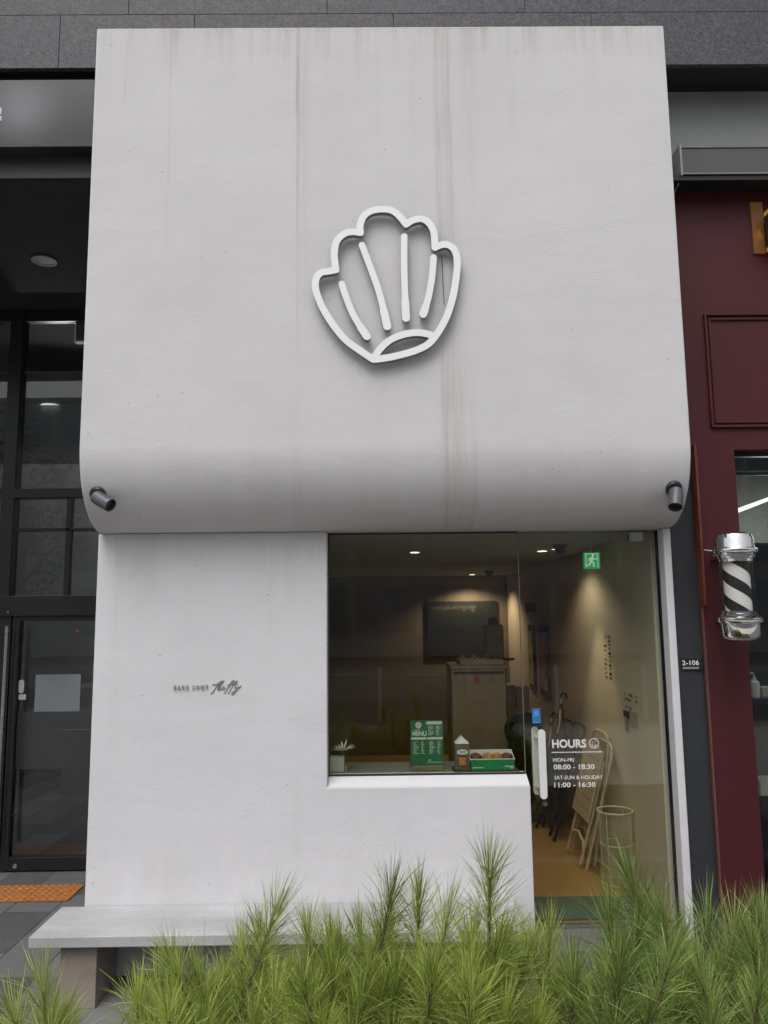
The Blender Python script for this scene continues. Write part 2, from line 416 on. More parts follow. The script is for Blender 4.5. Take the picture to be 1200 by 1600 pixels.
def needlemat(name, lo, hi):
    mt, g = newmat(name); b = g.bsdf
    at = g.n('Attribute'); at.attribute_name = 'tone'
    c = g.mix(g.math('MINIMUM', at.outputs['Fac'], 1), lo, hi); c = g.mix(g.math('GREATER_THAN', at.outputs['Fac'], 1.5), c, (.30, .19, .08))
    g.l(c, b.inputs['Base Color']); b.inputs['Roughness'].default_value = .45; b.inputs['Specular IOR Level'].default_value = .4
    tr = g.n('BsdfTranslucent'); g.l(c, tr.inputs['Color'])
    mx = g.n('MixShader'); mx.inputs[0].default_value = .38; o = mt.node_tree.nodes['Material Output']
    g.l(b.outputs[0], mx.inputs[1]); g.l(tr.outputs[0], mx.inputs[2]); g.l(mx.outputs[0], o.inputs[0]); return mt
NEED = needlemat('pine_needles', (.13, .20, .035), (.68, .78, .21))
NEED2 = needlemat('pine_needles_dark', (.09, .16, .04), (.56, .70, .22))
BARK = mat('pine_bark', (.12, .08, .055), .9, var=.4, scale=60, bump=.004, bscale=70)
SOIL = mat('soil', (.06, .045, .03), .95, var=.4, scale=20, bump=.01, bscale=30)

# ------------------------------------------------------------------ ground
GZ = .15
struct(MB().box(-150, 150, -150, 60, GZ - .3, GZ).build('pavement', PAVERS), 'dark grey granite pavement slabs in front of the shops', 'pavement')
ROADM = mat('asphalt', (.05, .05, .052), .85, var=.2, scale=30, bump=.002)
struct(MB().box(-150, 150, -19, -9, GZ + .004, GZ + .006).build('road', ROADM), 'asphalt road across the street side', 'road')

BOUNCE_CONC = concrete('bounce_concrete', (.50, .48, .43), (.60, .57, .52), 1.5)  # pale ground behind the camera, added to bounce light up under the curve
struct(MB().box(-150, 150, -8.6, -3.45, GZ + .004, GZ + .006).build('bounce_ground', BOUNCE_CONC), 'unseen pale concrete ground added to bounce light onto the shop front', 'bounce_ground')
# ------------------------------------------------------------------ white cafe building
XL, XR = -1.565, 1.645
cafe = thing('cafe_building', (0, 0, GZ), 'small white stucco shop front whose upper storey curves under above a corner window', 'building')
prof = [(-.354, 5.285)]
for i in range(25):
    t = i / 24 * math.pi / 2; prof.append((-.354 * math.cos(t), 2.89 - .425 * math.sin(t)))
prof += [(.12, 2.465), (.12, 5.285)]
MB().prism([(XL + .012, y, z) for y, z in prof], (XR - XL - .012, 0, 0)).build('upper_facade', STUCCO_UP, cafe, smooth=True, bevel=.008)
# lower wall with the window opening, an L-shaped front
WX, DX, JX = -.287, .806, 1.602            # window left edge, door left edge, right jamb
lw = MB()
lw.prism([(XL, .001, GZ), (DX, .001, GZ), (DX, .001, 1.08), (WX, .001, 1.08), (WX, .001, 2.463), (XL, .001, 2.463)], (0, .179, 0))
lw.box(JX, XR, 0.001, .18, GZ, 2.463)
# sill block: front face to 1.08, top slopes up to the glass
lw.prism([(WX + .0005, .0015, 1.0801), (WX + .0005, .10, 1.12), (WX + .0005, .1795, 1.12), (WX + .0005, .1795, 1.0801)], (DX - WX - .001, 0, 0))
lw.build('lower_wall', STUCCO_LOW, cafe, bevel=.006)
MB().box(XL, XL + .06, .181, 5.35, GZ, 4.6).build('side_wall', STUCCO_LOW, cafe)
MB().box(XR - .043, XR, .181, 5.35, GZ, 4.6).build('side_wall', STUCCO_LOW, cafe)
# threshold step
MB().box(DX + .001, JX - .001, -.17, .14, GZ, .315).build('door_step', CONC2, cafe, bevel=.006)
win = MB().box(WX + .001, .797, .100, .108, 1.122, 2.462).build('window_pane', GLASS, cafe, label='large fixed shop window pane without a frame')
MB().box(WX, WX + .008, .094, .112, 1.122, 2.46).box(WX, .797, .094, .112, 1.1205, 1.128).box(WX, .797, .094, .112, 2.455, 2.463).build('seal', DARKMETAL, win)
door = MB().box(.803, 1.596, .100, .110, .335, 2.448).build('door', GLASS, cafe, label='frameless clear glass shop door')
MB().box(.803, 1.596, .095, .115, .318, .3345).build('bottom_rail', STEEL, door)
MB().box(.798, .802, .099, .111, 1.122, 2.45).build('edge_strip', mat('glass_edge', (.16, .17, .14), .4), door)
cl = P(985, 832, Y=.09); MB().box(1.44, 1.52, .088, .122, 2.40, 2.452).build('patch_fitting', STEEL, door, bevel=.003)
MB().box(1.5965, 1.6015, .085, .125, .32, 2.46).build('door_seal', BLACK, door)
def pill(mb, x, y, z0, z1, wd, th):
    r = wd / 2; poly = []
    for k in range(13): a = math.pi * k / 12; poly.append((x + r * math.cos(a), y, z1 - r + r * math.sin(a)))
    for k in range(13): a = math.pi + math.pi * k / 12; poly.append((x + r * math.cos(a), y, z0 + r + r * math.sin(a)))
    mb.prism(poly, (0, th, 0))
ht, hb = P(846, 1140, Y=.05), P(850, 1249, Y=.05); hm = MB(); hx = (ht.x + hb.x) / 2
pill(hm, hx, .045, hb.z, ht.z, .040, .016)
for z in (hb.z + .05, ht.z - .05): hm.tube([(hx, .061, z), (hx, .0995, z)], .008, 10)
hd = hm.build('handle', WHITE, door, smooth=True, label='white flat pull handle with rounded ends', bevel=.002)
hm = MB(); pill(hm, hx - .015, .150, hb.z, ht.z, .040, .016)
for z in (hb.z + .05, ht.z - .05): hm.tube([(hx - .015, .150, z), (hx - .015, .1105, z)], .008, 10)
hm.build('handle', WHITE, door, smooth=True, bevel=.002)
lk = P(852, 1256, Y=.09); MB().lathe([(.001, 0), (.013, 0), (.013, .012), (.001, .012)], (lk.x, .099, lk.z - .0), 16, Matrix.Rotation(R_(90), 4, 'X')).build('lock', STEEL, door, smooth=True)
# vinyl lettering on the door (opening hours)
YG = .0985
def gl_text(mb, s, x0, y0, x1, y1, bold=.012, spacing=1.0):
    a = P(x0, y1, Y=YG); b = P(x1, y1, Y=YG); c = P(x0, y0, Y=YG)
    a2 = (a.x + c.x) / 2; put_text(mb, s, (a2, YG, a.z), (b.x - a.x, 0, 0), (0, 0, c.z - a.z), 0, 0, bold, spacing)
hb_ = MB()
gl_text(hb_, 'HOURS', 862.5, 1155.5, 916, 1169, .034)
gl_text(hb_, 'MON-FRI', 864, 1184.5, 897, 1190.5, .016)
gl_text(hb_, '08:00 - 18:30', 865, 1194.5, 929, 1202.5, .022)
gl_text(hb_, 'SAT-SUN & HOLIDAY', 866, 1212, 942.5, 1218, .014)
gl_text(hb_, '11:00 - 16:30', 866, 1222.5, 930.5, 1230.5, .022)
la, lb = P(862, 1176.3, Y=YG), P(941, 1175, Y=YG); hb_.box(la.x, lb.x, YG - .0002, YG, la.z, la.z + .0045)
sc_ = P(928, 1161.5, Y=YG); rr = .0255
ring = np.array([(rr * math.cos(t), rr * math.sin(t)) for t in np.linspace(0, 2 * math.pi, 41)])
smile = np.array([(.0135 * math.cos(t), .0135 * math.sin(t) - .002) for t in np.linspace(R_(195), R_(345), 14)])
e1 = np.array([(-.009, .0075), (-.0075, .0075)]); e2 = np.array([(.0075, .0075), (.009, .0075)])
sdf_solid(hb_, [(ring, .0021), (smile, .002), (e1, .0026), (e2, .0026)], lambda u, v, d: Vector((sc_.x + u, YG - .0004 + d, sc_.z + v)), .0012, .0003)
hb_.build('hours_lettering', VINYL, door, label='white vinyl opening hours with a smiling face')

# raised lettering on the wall
sg = thing('wall_lettering', P(325, 1075, Y=0), 'small grey raised letters fixed to the white wall left of the window', 'sign')
LETM = mat('brushed_letters', (.34, .34, .33), .4, metal=.5, var=.15)
a = P(272, 1077.3, Y=0); b = P(325, 1077.3, Y=0); c = P(272, 1070.5, Y=0)
put_text(MB(), 'BAKE SHOP', (a.x, -.004, a.z), (b.x - a.x, 0, 0), (0, 0, c.z - a.z), 0, .005, .0, 1.6).build('small_letters', LETM, sg)
def fl(x, y): p = P(250 + x / 8, 1030 + y / 8, Y=0); return (p.x, p.z)
FL = [  # flowing script strokes in zoomed photo pixels
    [(635, 430), (665, 405), (700, 345), (745, 285), (775, 268), (765, 290), (730, 320), (700, 350)], [(655, 318), (690, 312), (745, 308)],
    [(720, 380), (735, 340), (790, 275), (800, 270), (770, 310), (735, 365), (722, 385), (745, 375)],
    [(762, 335), (745, 370), (750, 385), (785, 355), (800, 335), (785, 370), (792, 385), (820, 355)],
    [(800, 430), (830, 395), (880, 300), (920, 262), (925, 272), (880, 320), (850, 360)], [(848, 428), (880, 385), (930, 300), (965, 270), (960, 285), (925, 320)], [(845, 322), (890, 316), (965, 310)],
    [(955, 330), (935, 355), (945, 368), (985, 345), (1015, 330)], [(1015, 330), (960, 385), (915, 438), (895, 430), (910, 410), (960, 385)]]
pp = [(smooth_path([fl(*q) for q in s], n=6), .0014) for s in FL]
sdf_solid(MB(), pp, lambda u, v, d: Vector((u, -.0035 + d, v)), .0009, .003).build('script_letters', LETM, sg)

# ------------------------------------------------------------------ shell logo
SY = -.354; FRONT = -.406
def lg(x, y): p = P(450 + x / 3.871, 300 + y / 3.871, Y=FRONT); return (p.x, p.z)
cs = P(600, 450, Y=SY)
shell = thing('shell_sign', cs, 'white outline scallop shell sign standing off the upper stucco wall', 'sign')
def arc(*pts): return smooth_path([lg(*q) for q in pts], n=8)
HW = .0185
outl = [arc((515, 1012), (430, 955), (350, 895), (280, 812), (220, 720), (183, 640), (166, 575), (172, 520), (200, 487), (250, 478), (290, 470)),
        arc((290, 470), (284, 430), (280, 370), (293, 300), (335, 255), (385, 240), (438, 246)),
        arc((438, 246), (436, 205), (455, 150), (500, 115), (565, 103), (630, 112), (678, 150), (714, 195)),
        arc((714, 195), (755, 170), (810, 162), (855, 190), (882, 245), (889, 335)),
        arc((889, 335), (925, 320), (965, 318), (1003, 345), (1022, 400), (1020, 490), (1000, 620), (965, 740), (925, 820), (888, 878)),
        arc((888, 878), (840, 925), (760, 962), (650, 992), (560, 1008), (515, 1012))]
def toW(u, v, d): return Vector((u, FRONT + d, v))
def sign_piece(name, strokes):
    mb = MB(); sdf_solid(mb, strokes, toW, .0042, .034)
    o = mb.build(name, [WHITEP, SIGNSIDE], shell, fix=True)
    for p in o.data.polygons:
        if abs(p.normal.y) < .5: p.material_index = 1
    return o
sign_piece('outline', [(p, HW) for p in outl] + [(arc((520, 1004), (560, 945), (620, 893), (700, 861), (780, 850), (850, 860), (888, 878)), HW)])
for bar in ([(325, 555), (350, 632), (400, 752), (477, 872)], [(447, 320), (500, 460), (555, 620), (600, 812)], [(703, 268), (702, 400), (705, 560), (714, 762)], [(880, 395), (870, 520), (848, 640), (818, 738)]):
    p = arc(*bar); wd = np.full(len(p), HW * .93); wd[-5:] = HW * 1.12; sign_piece('rib', [(p, wd)])
st = MB()
for q in ((180, 600), (350, 895), (300, 300), (480, 125), (650, 120), (820, 170), (1005, 350), (960, 740), (650, 992), (330, 600), (460, 860), (460, 350), (590, 780), (703, 300), (712, 740), (878, 420), (825, 720)):
    x, z = lg(*q); MB().tube([(x, FRONT + .03, z), (x, SY + .002, z)], .006, 8).build('standoff', STEEL, shell, smooth=True)
lk_ = [lg(935, 372), lg(950, 660)]
MB().tube([(lk_[0][0], SY - .004, lk_[0][1] + .01), (lk_[0][0] + .003, SY - .003, (lk_[0][1] + lk_[1][1]) / 2), (lk_[1][0], SY - .003, lk_[1][1])], .0018, 6).build('cable', DARKMETAL, shell)

# ------------------------------------------------------------------ spot lamps under the curve
def wall_spot(px, py, d, label):
    s = P(px, py, Y=-.288); base = Vector((s.x, -.290, 2.642)); nrm = Vector((0, -.863, -.505)).normalized()
    t = thing('wall_spotlight', base, label, 'spotlight', 'spotlights under the curved facade')
    M = nrm.to_track_quat('Z', 'Y').to_matrix().to_4x4()
    MB().lathe([(.001, -.004), (.043, -.004), (.043, .006), (.036, .014), (.020, .017), (.001, .017)], base, 28, M).build('base', BLACKPL, t, smooth=True)
    j = base + nrm * .034
    MB().tube([base + nrm * .012, j], .010, 12).tube([j - Vector(d).cross(nrm).normalized() * .016, j + Vector(d).cross(nrm).normalized() * .016], .012, 12).build('swivel', STEEL, t, smooth=True)
    d = Vector(d).normalized(); Mh = d.to_track_quat('Z', 'Y').to_matrix().to_4x4()
    prof = [(.001, 0), (.028, 0), (.035, .008), (.036, .02), (.036, .118), (.033, .118), (.033, .100), (.001, .100)]
    MB().lathe(prof, j - d * .006, 28, Mh).build('head', HOUSING, t, smooth=True)
    MB().lathe([(.001, .100), (.030, .101), (.001, .1015)], j - d * .006, 24, Mh).build('lens', BLACKPL, t, smooth=True)
    return t
wall_spot(153.5, 771, (.78, -.32, -.45), 'dark grey wall spotlight turned sideways at the left end of the curve')
wall_spot(1052.5, 763, (-.26, -.45, -.80), 'dark grey wall spotlight hanging down at the right end of the curve')

# ------------------------------------------------------------------ bench
bench = thing('bench', (-.5, -.2, GZ), 'long pale concrete bench standing against the white wall behind the pine shrubs', 'bench')
MB().box(-1.680, .690, -.392, -.004, .447, .497).build('seat', CONC, bench, bevel=.004)
for x0 in (-1.548, .40):
    MB().box(x0, x0 + .175, -.335, -.03, GZ, .4465).build('leg', BLOCKC, bench, bevel=.003)

# ------------------------------------------------------------------ office building (granite above, recessed entrance left)
GY = -.25
off = thing('office_building', (0, 2, GZ), 'dark granite clad building behind with a recessed glazed entrance at left', 'building')
def gp(x, y): return P(x, y, Y=GY)
zb = 5.121; zj = gp(600, 21).z
g_ = MB(); JT = .0025
def slab(xa, xb, za, zb_): g_.box(xa + JT / 2, xb - JT / 2, GY, GY + .03, za + JT / 2, zb_ - JT / 2)
low = [-4.2, -3.0, gp(93, 60).x, gp(304, 35).x, gp(304, 35).x + 1.15, gp(304, 35).x + 2.3, 2.9, 4.2]
for a, b in zip(low[:-1], low[1:]): slab(a, b, zb, zj)
up = [-4.2, -3.1, -2.1 - .2, gp(201, 10).x, gp(201, 10).x + 1.15, gp(201, 10).x + 2.3, 2.6, 4.2]
for a, b in zip(up[:-1], up[1:]): slab(a, b, zj, zj + .62)
for k in range(1, 6):
    sh = (k % 2) * .5
    for q in range(-4, 4): slab(q * 1.15 + sh, (q + 1) * 1.15 + sh, zj + .62 * k, zj + .62 * (k + 1))
g_.build('stone_cladding', GRANITE, off, bevel=.0015)
MB().box(-4.5, 4.5, GY + .032, .6, 5.123, 9.2).build('wall_core', BLACK, off)
# soffit, fascia and black returns of the entrance at left
cz = P(0, 488, Y=1.7).z; ly = 1.70
fy = -.20
zf = P(60, 278, Y=fy).z
MB().box(-6, XL - .002, fy + .02, 5.5, cz + .01, cz + .05).build('entrance_soffit', SOFFIT, off)
zt = P(60, 228, Y=fy).z
MB().box(-6, XL - .002, fy, fy + .02, zf, zt).build('fascia', mat('fascia_grey', (.045, .046, .050), .5), off)
MB().box(-6, XL - .002, fy + .02, fy + .04, zf, 5.119).build('fascia_backing', BLACK, off)
# lobby shell behind the glass
LOB = mat('lobby_wall', (.26, .26, .25), .6, var=.1, scale=2); LOBF = mat('lobby_floor', (.05, .05, .052), .25)
MB().box(-6, XL - .003, 5.4, 5.5, GZ, cz).box(-6.1, -6, ly, 5.5, GZ, cz).build('lobby_wall', LOB, off)
MB().box(-6, XL - .003, ly + .01, 5.4, 3.95, 3.97).box(-6, XL - .003, ly + .9, ly + 1.2, 3.6, 3.95).build('lobby_ceiling', LOB, off)
MB().box(-3.4, -2.2, 4.2, 5.0, GZ, 1.25).box(-5.5, -4.2, 3.6, 4.4, GZ, 2.2).build('lobby_desk', LOB, off)
def lp(x, y): return P(x, y, Y=ly)
z_top = cz; z_m = lp(80, 772).z; z_d1 = lp(80, 938).z; z_d2 = lp(80, 962).z; z_b = lp(60, 1358).z
xm = lp(26, 620).x; xdl = lp(16, 1100).x
fr = MB(); fb = .055
fr.box(xm - .05, xm + .05, ly - .06, ly + .05, z_d1 - .02, z_top + .0)             # tall mullion
fr.box(-6, XL - .004, ly - .061, ly + .051, z_m - .035, z_m + .035)                 # transom above
fr.box(-6, XL - .004, ly - .061, ly + .051, z_d2, z_d1 + .035)                      # door head
fr.box(-6, XL - .004, ly - .03, ly + .03, cz - .09, cz)                             # top rail
fr.box(lp(108, 850).x - .02, lp(108, 850).x + .02, ly - .03, ly + .03, z_d1, z_m)
fr.box(-6, XL - .004, ly - .03, ly + .03, lp(60, 828).z - .012, lp(60, 828).z + .012)
frame_o = fr.build('window_frame', BLACK, off, bevel=.003)
MB().box(-6, XL - .004, ly - .006, ly + .006, z_d1 + .04, z_m - .04).box(-6, xm - .051, ly - .006, ly + .006, z_m + .04, cz - .09).box(xm + .051, XL - .004, ly - .006, ly + .006, z_m + .04, cz - .09).build('pane', LOBBYGLASS, frame_o)
dl = xdl - .0
d_ = MB()
d_.box(dl, dl + .06, ly - .03, ly + .03, GZ + .01, z_d2).box(dl + .06, XL - .004, ly - .0305, ly + .0305, z_b - .0, z_b + .09).box(dl + .06, XL - .004, ly - .03, ly + .03, z_d2 - .04, z_d2)
dor = d_.build('entrance_door', BLACK, off, label='black framed glass entrance door with a long pull bar', bevel=.002)
MB().box(dl + .06, XL - .004, ly - .006, ly + .006, z_b + .09, z_d2 - .04).build('pane', LOBBYGLASS, dor)
MB().box(-6, dl - .012, ly - .03, ly + .03, GZ + .01, z_d2).build('door_leaf', BLACK, off)
x1 = lp(13, 1150).x; MB().tube([(x1 - .0, ly - .11, lp(13, 1330).z), (x1 + .0, ly - .11, lp(13, 978).z)], .014, 12).tube([(x1, ly - .11, 2.05), (x1, ly - .03, 2.05)], .008, 8).tube([(x1, ly - .11, .5), (x1, ly - .03, .5)], .008, 8).build('handle', STEEL, dor, smooth=True)
x2 = lp(29, 1150).x; MB().tube([(x2, ly - .09, lp(29, 1320).z), (x2, ly - .09, lp(29, 978).z)], .016, 12).tube([(x2, ly - .09, 1.9), (x2, ly, 1.9)], .008, 8).tube([(x2, ly - .09, .55), (x2, ly, .55)], .008, 8).build('handle', BLACK, dor, smooth=True)
film = mat('frosted_film', (.045, .048, .052), .4, var=.08)
a, b = lp(24, 1112), lp(140, 1200)
c1 = lp(24, 1141)
MB().box(dl + .061, XL - .01, ly - .0085, ly - .0065, b.z, c1.z - .004).box(dl + .061, XL - .01, ly - .0085, ly - .0065, c1.z + .004, a.z).build('frosted_band', film, dor)
a, b = lp(57, 1054), lp(125, 1111)
tag(MB().box(a.x, b.x, ly - .012, ly - .009, b.z, a.z).build('door_notice', mat('notice_grey', (.20, .225, .24), .5, var=.15, scale=3)), 'blank pale blue grey notice sheet taped on the entrance door glass', 'notice')
a, b = lp(29, 1062), lp(39, 1083); nb = MB(); pill(nb, (a.x + b.x) / 2, ly - .012, b.z, a.z, .042, .010)
tag(nb.build('door_pass_reader', WHITE, smooth=True), 'small white oval pass reader beside the black pull bar', 'card reader')
a, b = lp(30, 1085), lp(41, 1093); tag(MB().box(a.x, b.x, ly - .0095, ly - .0085, b.z, a.z).build('door_sticker', WHITE), 'tiny white rectangular sticker under the oval reader on the door', 'sticker')
lk = lp(27, 1351); tag(MB().lathe([(.001, 0), (.018, 0), (.016, .010), (.001, .012)], (lk.x, ly - .030, lk.z), 16, Matrix.Rotation(R_(90), 4, 'X')).build('floor_lock', CHROME, smooth=True), 'round steel lock at the foot of the black entrance door', 'lock')
# lobby lamps
def downlight(name, c, r, label, cat, strength, col, group=None, power=0, spot=0, rim=WHITE):
    t = thing(name, c, label, cat, group); c = Vector(c)
    MB().lathe([(r, 0), (r * 1.25, 0), (r * 1.25, -.006), (r, -.006)], c, 28, ring=True).build('ring', rim, t, smooth=True)
    MB().lathe([(.001, -.003), (r, -.003), (r, -.001), (.001, -.001)], c, 24).build('diffuser', emis(name + '_glow', col, strength) if strength else rim, t)
    if power:
        L = bpy.data.lights.new(name, 'SPOT' if spot else 'POINT'); L.energy = power; L.color = col; L.shadow_soft_size = r * .8
        if spot: L.spot_size = R_(spot); L.spot_blend = .55
        lo = bpy.data.objects.new('lamp', L); COL.objects.link(lo); lo.parent = t; lo.location = (0, 0, -.03)
    return t
q = P(88, 647, Z=3.94); downlight('lobby_downlight', (q.x, q.y, 3.945), .13, 'bright white round ceiling light shining inside the dark lobby', 'ceiling light', 6, (1, .98, .95), power=150)
q = P(80, 634, Z=3.94); downlight('lobby_downlight', (q.x, q.y, 3.945), .09, 'dimmer thin ceiling light just above the bright lobby light', 'ceiling light', 1.2, (1, .98, .95))
q = P(69, 407, Z=cz + .008); downlight('soffit_downlight', (q.x, q.y, cz + .007), .068, 'unlit grey round downlight in the black soffit over the entrance', 'ceiling light', 0, (1, 1, 1), rim=mat('dl_grey', (.17, .165, .16), .5))
q = P(121, 976 / 1, Y=3.5); tag(MB().box(q.x - .009, q.x + .009, 3.5, 3.51, q.z - .068, q.z - .054).build('indicator_lamp', emis('red_led', (1, .02, .05), 1.0)), 'tiny red indicator light glowing behind the entrance door', 'light')
# emergency light box hanging behind the top pane
a, b = lp(113, 495), lp(140, 529)
em = thing('emergency_light', (a.x + .1, ly + .1, a.z), 'grey box sign with pale top and bottom strips behind the top lobby window', 'light box')
MB().box(a.x, XL - .02, ly + .08, ly + .13, b.z + .012, a.z - .012).build('body', LOB, em)
MB().box(a.x - .004, XL - .02, ly + .079, ly + .131, a.z - .012, a.z).box(a.x - .004, XL - .02, ly + .079, ly + .131, b.z, b.z + .012).box(a.x - .006, a.x - .0005, ly + .078, ly + .132, b.z, a.z).build('trim', emis('em_strip', (.75, .78, .70), .25), em)
# sign box above the entrance
sy = -.30; a = P(3, 125, Y=sy); b = P(148, 229, Y=sy)
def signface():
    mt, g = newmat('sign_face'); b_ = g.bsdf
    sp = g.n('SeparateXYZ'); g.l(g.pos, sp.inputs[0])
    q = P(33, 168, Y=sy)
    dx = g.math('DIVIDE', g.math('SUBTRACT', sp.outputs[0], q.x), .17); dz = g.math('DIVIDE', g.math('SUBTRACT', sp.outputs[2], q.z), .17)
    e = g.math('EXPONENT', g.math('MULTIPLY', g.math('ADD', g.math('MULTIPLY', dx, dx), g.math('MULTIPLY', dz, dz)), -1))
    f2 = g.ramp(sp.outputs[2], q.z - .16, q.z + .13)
    c = g.mix(f2, (.012, .012, .015), (.055, .057, .060)); c = g.mix(g.math('MULTIPLY', e, .75), c, (.20, .21, .235))  # face colour darker towards the bottom, with a soft pale spot at left
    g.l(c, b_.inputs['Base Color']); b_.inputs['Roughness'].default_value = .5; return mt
tb = thing('entrance_sign', (a.x, sy, b.z), 'smoky grey sign box with a soft pale spot above the entrance', 'sign')
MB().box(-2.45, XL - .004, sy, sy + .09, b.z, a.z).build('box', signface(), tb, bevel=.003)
mk = MB()
for y0, y1 in ((168, 178), (181, 188)):
    u = P(2.5, y0, Y=sy - .004); v = P(0, y1, Y=sy - .004); mk.box(u.x - .12, u.x, sy - .004, sy - .001, v.z, u.z)
mk.build('lettering', emis('letter_white', (.9, .9, .92), .4), tb)

# ------------------------------------------------------------------ tactile paving (bumps are real)
def tactile_tile(name, x0, x1, y0, y1, label, sl=0):
    t = MB(); t.prism([(x0, y0, GZ + .004), (x1 - sl, y0, GZ + .004), (x1, y1, GZ + .004), (x0, y1, GZ + .004)], (0, 0, .006))
    nx = int((x1 - x0) / .05); ny = int((y1 - y0) / .05)
    for i in range(nx):
        for j in range(ny):
            x = x0 + .025 + i * .05; y = y0 + .025 + j * .05
            t.lathe([(.017, .0099), (.012, .018), (.001, .0187)], (x, y, GZ), 8)
    o = t.build(name, TACT); o['kind'] = 'structure'; o['label'] = label; o['category'] = 'tactile paving'
q0, q1 = P(60, 1407, Z=GZ + .01), P(60, 1381, Z=GZ + .01)
tactile_tile('tactile_paving', -4.2, P(126, 1390, Z=GZ).x, q0.y, q0.y + .30, 'strip of orange studded tactile paving before the dark entrance')
tactile_tile('tactile_paving', .86, 1.36, -.52, -.22, 'orange studded tactile paving at the foot of the cafe door step')

# ------------------------------------------------------------------ barber shop on the right
bs = thing('barber_shop', (2.4, 0, GZ), 'burgundy panelled barber shop front beside the white cafe', 'building')
PXR = P(1130, 1408, Y=0).x
MB().box(XR + .002, PXR - .012, .03, .3, GZ, 2.93).build('charcoal_pillar', CHARCOAL, bs, bevel=.003)
MB().box(PXR - .011, PXR + .001, .004, .3, GZ, P(1097, 946, Y=0).z).build('corner_trim', BROWNTRIM, bs)
zlo = P(1097, 946, Y=-.03).z
cx = P(1091, 850, Y=0).x
MB().box(PXR - .014, PXR - .002, -.045, .028, zlo, 2.93).build('copper_trim', COPPER, bs)
bw = P(1147, 703, Y=0); wz = bw.z; wx = bw.x; zf0 = P(1120, 272, Y=-.1).z
w_ = MB()
w_.prism([(PXR, 0, GZ), (wx, 0, GZ), (wx, 0, wz), (4.5, 0, wz), (4.5, 0, 4.9), (XR + .003, 0, 4.9), (XR + .003, 0, 2.931), (PXR, 0, 2.931)], (0, .2, 0)).box(wx, 4.5, .001, .2, GZ, .28)
w_.build('burgundy_panel', BURG, bs, bevel=.003)
ml = P(1098, 491, Y=0); mr = P(1110, 669, Y=0); mm = MB(); mx0, mx1, mz0, mz1 = ml.x, 3.4, mr.z, ml.z
for dd, hh in ((0, .020), (.026, .012)):
    x0, x1_, z0, z1 = mx0 + dd, mx1 - dd, mz0 + dd, mz1 - dd; tk = .014
    mm.box(x0, x1_, -hh, 0, z0, z0 + tk).box(x0, x1_, -hh, 0, z1 - tk, z1).box(x0, x0 + tk, -hh, 0, z0 + tk, z1 - tk).box(x1_ - tk, x1_, -hh, 0, z0 + tk, z1 - tk)
mm.build('molding', BURG, bs, bevel=.003)
# grey fascia and gutter above
zg0 = P(1120, 228, Y=-.02).z; zg1 = P(1120, 112, Y=-.02).z
MB().box(XR + .002, 4.5, -.02, -.001, zf0 - .05, 5.119).build('fascia', GREYPANEL, bs)
a = P(1064, 230, Y=-.16); b = P(1064, 272, Y=-.16)
gt = MB().box(a.x, 4.5, -.16, -.021, b.z, a.z).build('gutter', GREYPANEL2, bs, bevel=.004)
MB().box(a.x - .012, a.x - .001, -.168, -.021, b.z - .01, a.z + .012).build('end_plate', mat('plate_edge', (.30, .31, .31), .4), gt)
MB().box(a.x, 4.5, -.166, -.1605, a.z - .006, a.z + .004).box(a.x, 4.5, -.166, -.1605, b.z - .004, b.z + .006).build('edge', mat('gutter_edge', (.18, .185, .185), .4), gt)
e = P(1058, 288, Y=-.06); MB().tube([(a.x - .006, -.16, b.z - .01), (a.x - .03, -.02, b.z - .10)], .004, 6).build('brace', STEEL, gt)
MB().box(XR + .002, 4.5, -.155, -.0215, b.z - .035, b.z - .001).build('gutter_shade_strip', BLACK, bs)  # black strip standing in for the shade under the gutter
# window
bwn = MB().box(wx, 4.5, .11, .118, .28, wz).build('window_pane', BGLASS, bs)
MB().box(wx, wx + .012, .09, .13, .28, wz).box(wx, 4.5, .09, .13, wz - .02, wz).build('frame', BLACK, bwn)
# barber interior
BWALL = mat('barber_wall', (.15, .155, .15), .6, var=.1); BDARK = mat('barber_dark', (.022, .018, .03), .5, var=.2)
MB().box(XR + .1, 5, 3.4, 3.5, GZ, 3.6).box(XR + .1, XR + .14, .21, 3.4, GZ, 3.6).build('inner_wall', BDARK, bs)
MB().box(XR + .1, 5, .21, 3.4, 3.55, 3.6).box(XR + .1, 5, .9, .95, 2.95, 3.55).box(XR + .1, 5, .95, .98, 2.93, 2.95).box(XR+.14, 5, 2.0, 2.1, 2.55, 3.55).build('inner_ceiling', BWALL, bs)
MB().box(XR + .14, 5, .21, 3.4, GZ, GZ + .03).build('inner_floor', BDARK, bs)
a = P(1152, 798, Y=.7); b = P(1200, 780, Y=1.6)
tag(MB().tube([a, a + (b - a) * 2.2], .014, 10).build('tube_lamp', emis('tube_glow', (1, 1, .96), 2.2)), 'long slim white tube light seen slanting in the barber window', 'lamp')
L = bpy.data.lights.new('barber_lamp', 'POINT'); L.energy = 10; L.color = (1, .97, .92); L.shadow_soft_size = .15
lo = bpy.data.objects.new('barber_lamp', L); COL.objects.link(lo); lo.location = (3.1, 1.6, 2.6)
a = P(1176, 1089, Y=.5); cn = thing('barber_counter', (a.x + .6, .6, GZ), 'dark counter inside the barber window carrying a lotion bottle', 'counter')
MB().box(a.x - .1, 4, .4, .9, a.z - .03, a.z).build('counter_top', mat('counter_purple', (.05, .035, .06), .3), cn)
MB().box(a.x, 4, .5, .9, GZ + .03, a.z - .031).build('body', BDARK, cn)
c0 = P(1180, 1088, Y=.48); bt = thing('pump_bottle', (c0.x, .48, a.z), 'white pump lotion bottle on the counter in the barber window', 'bottle')
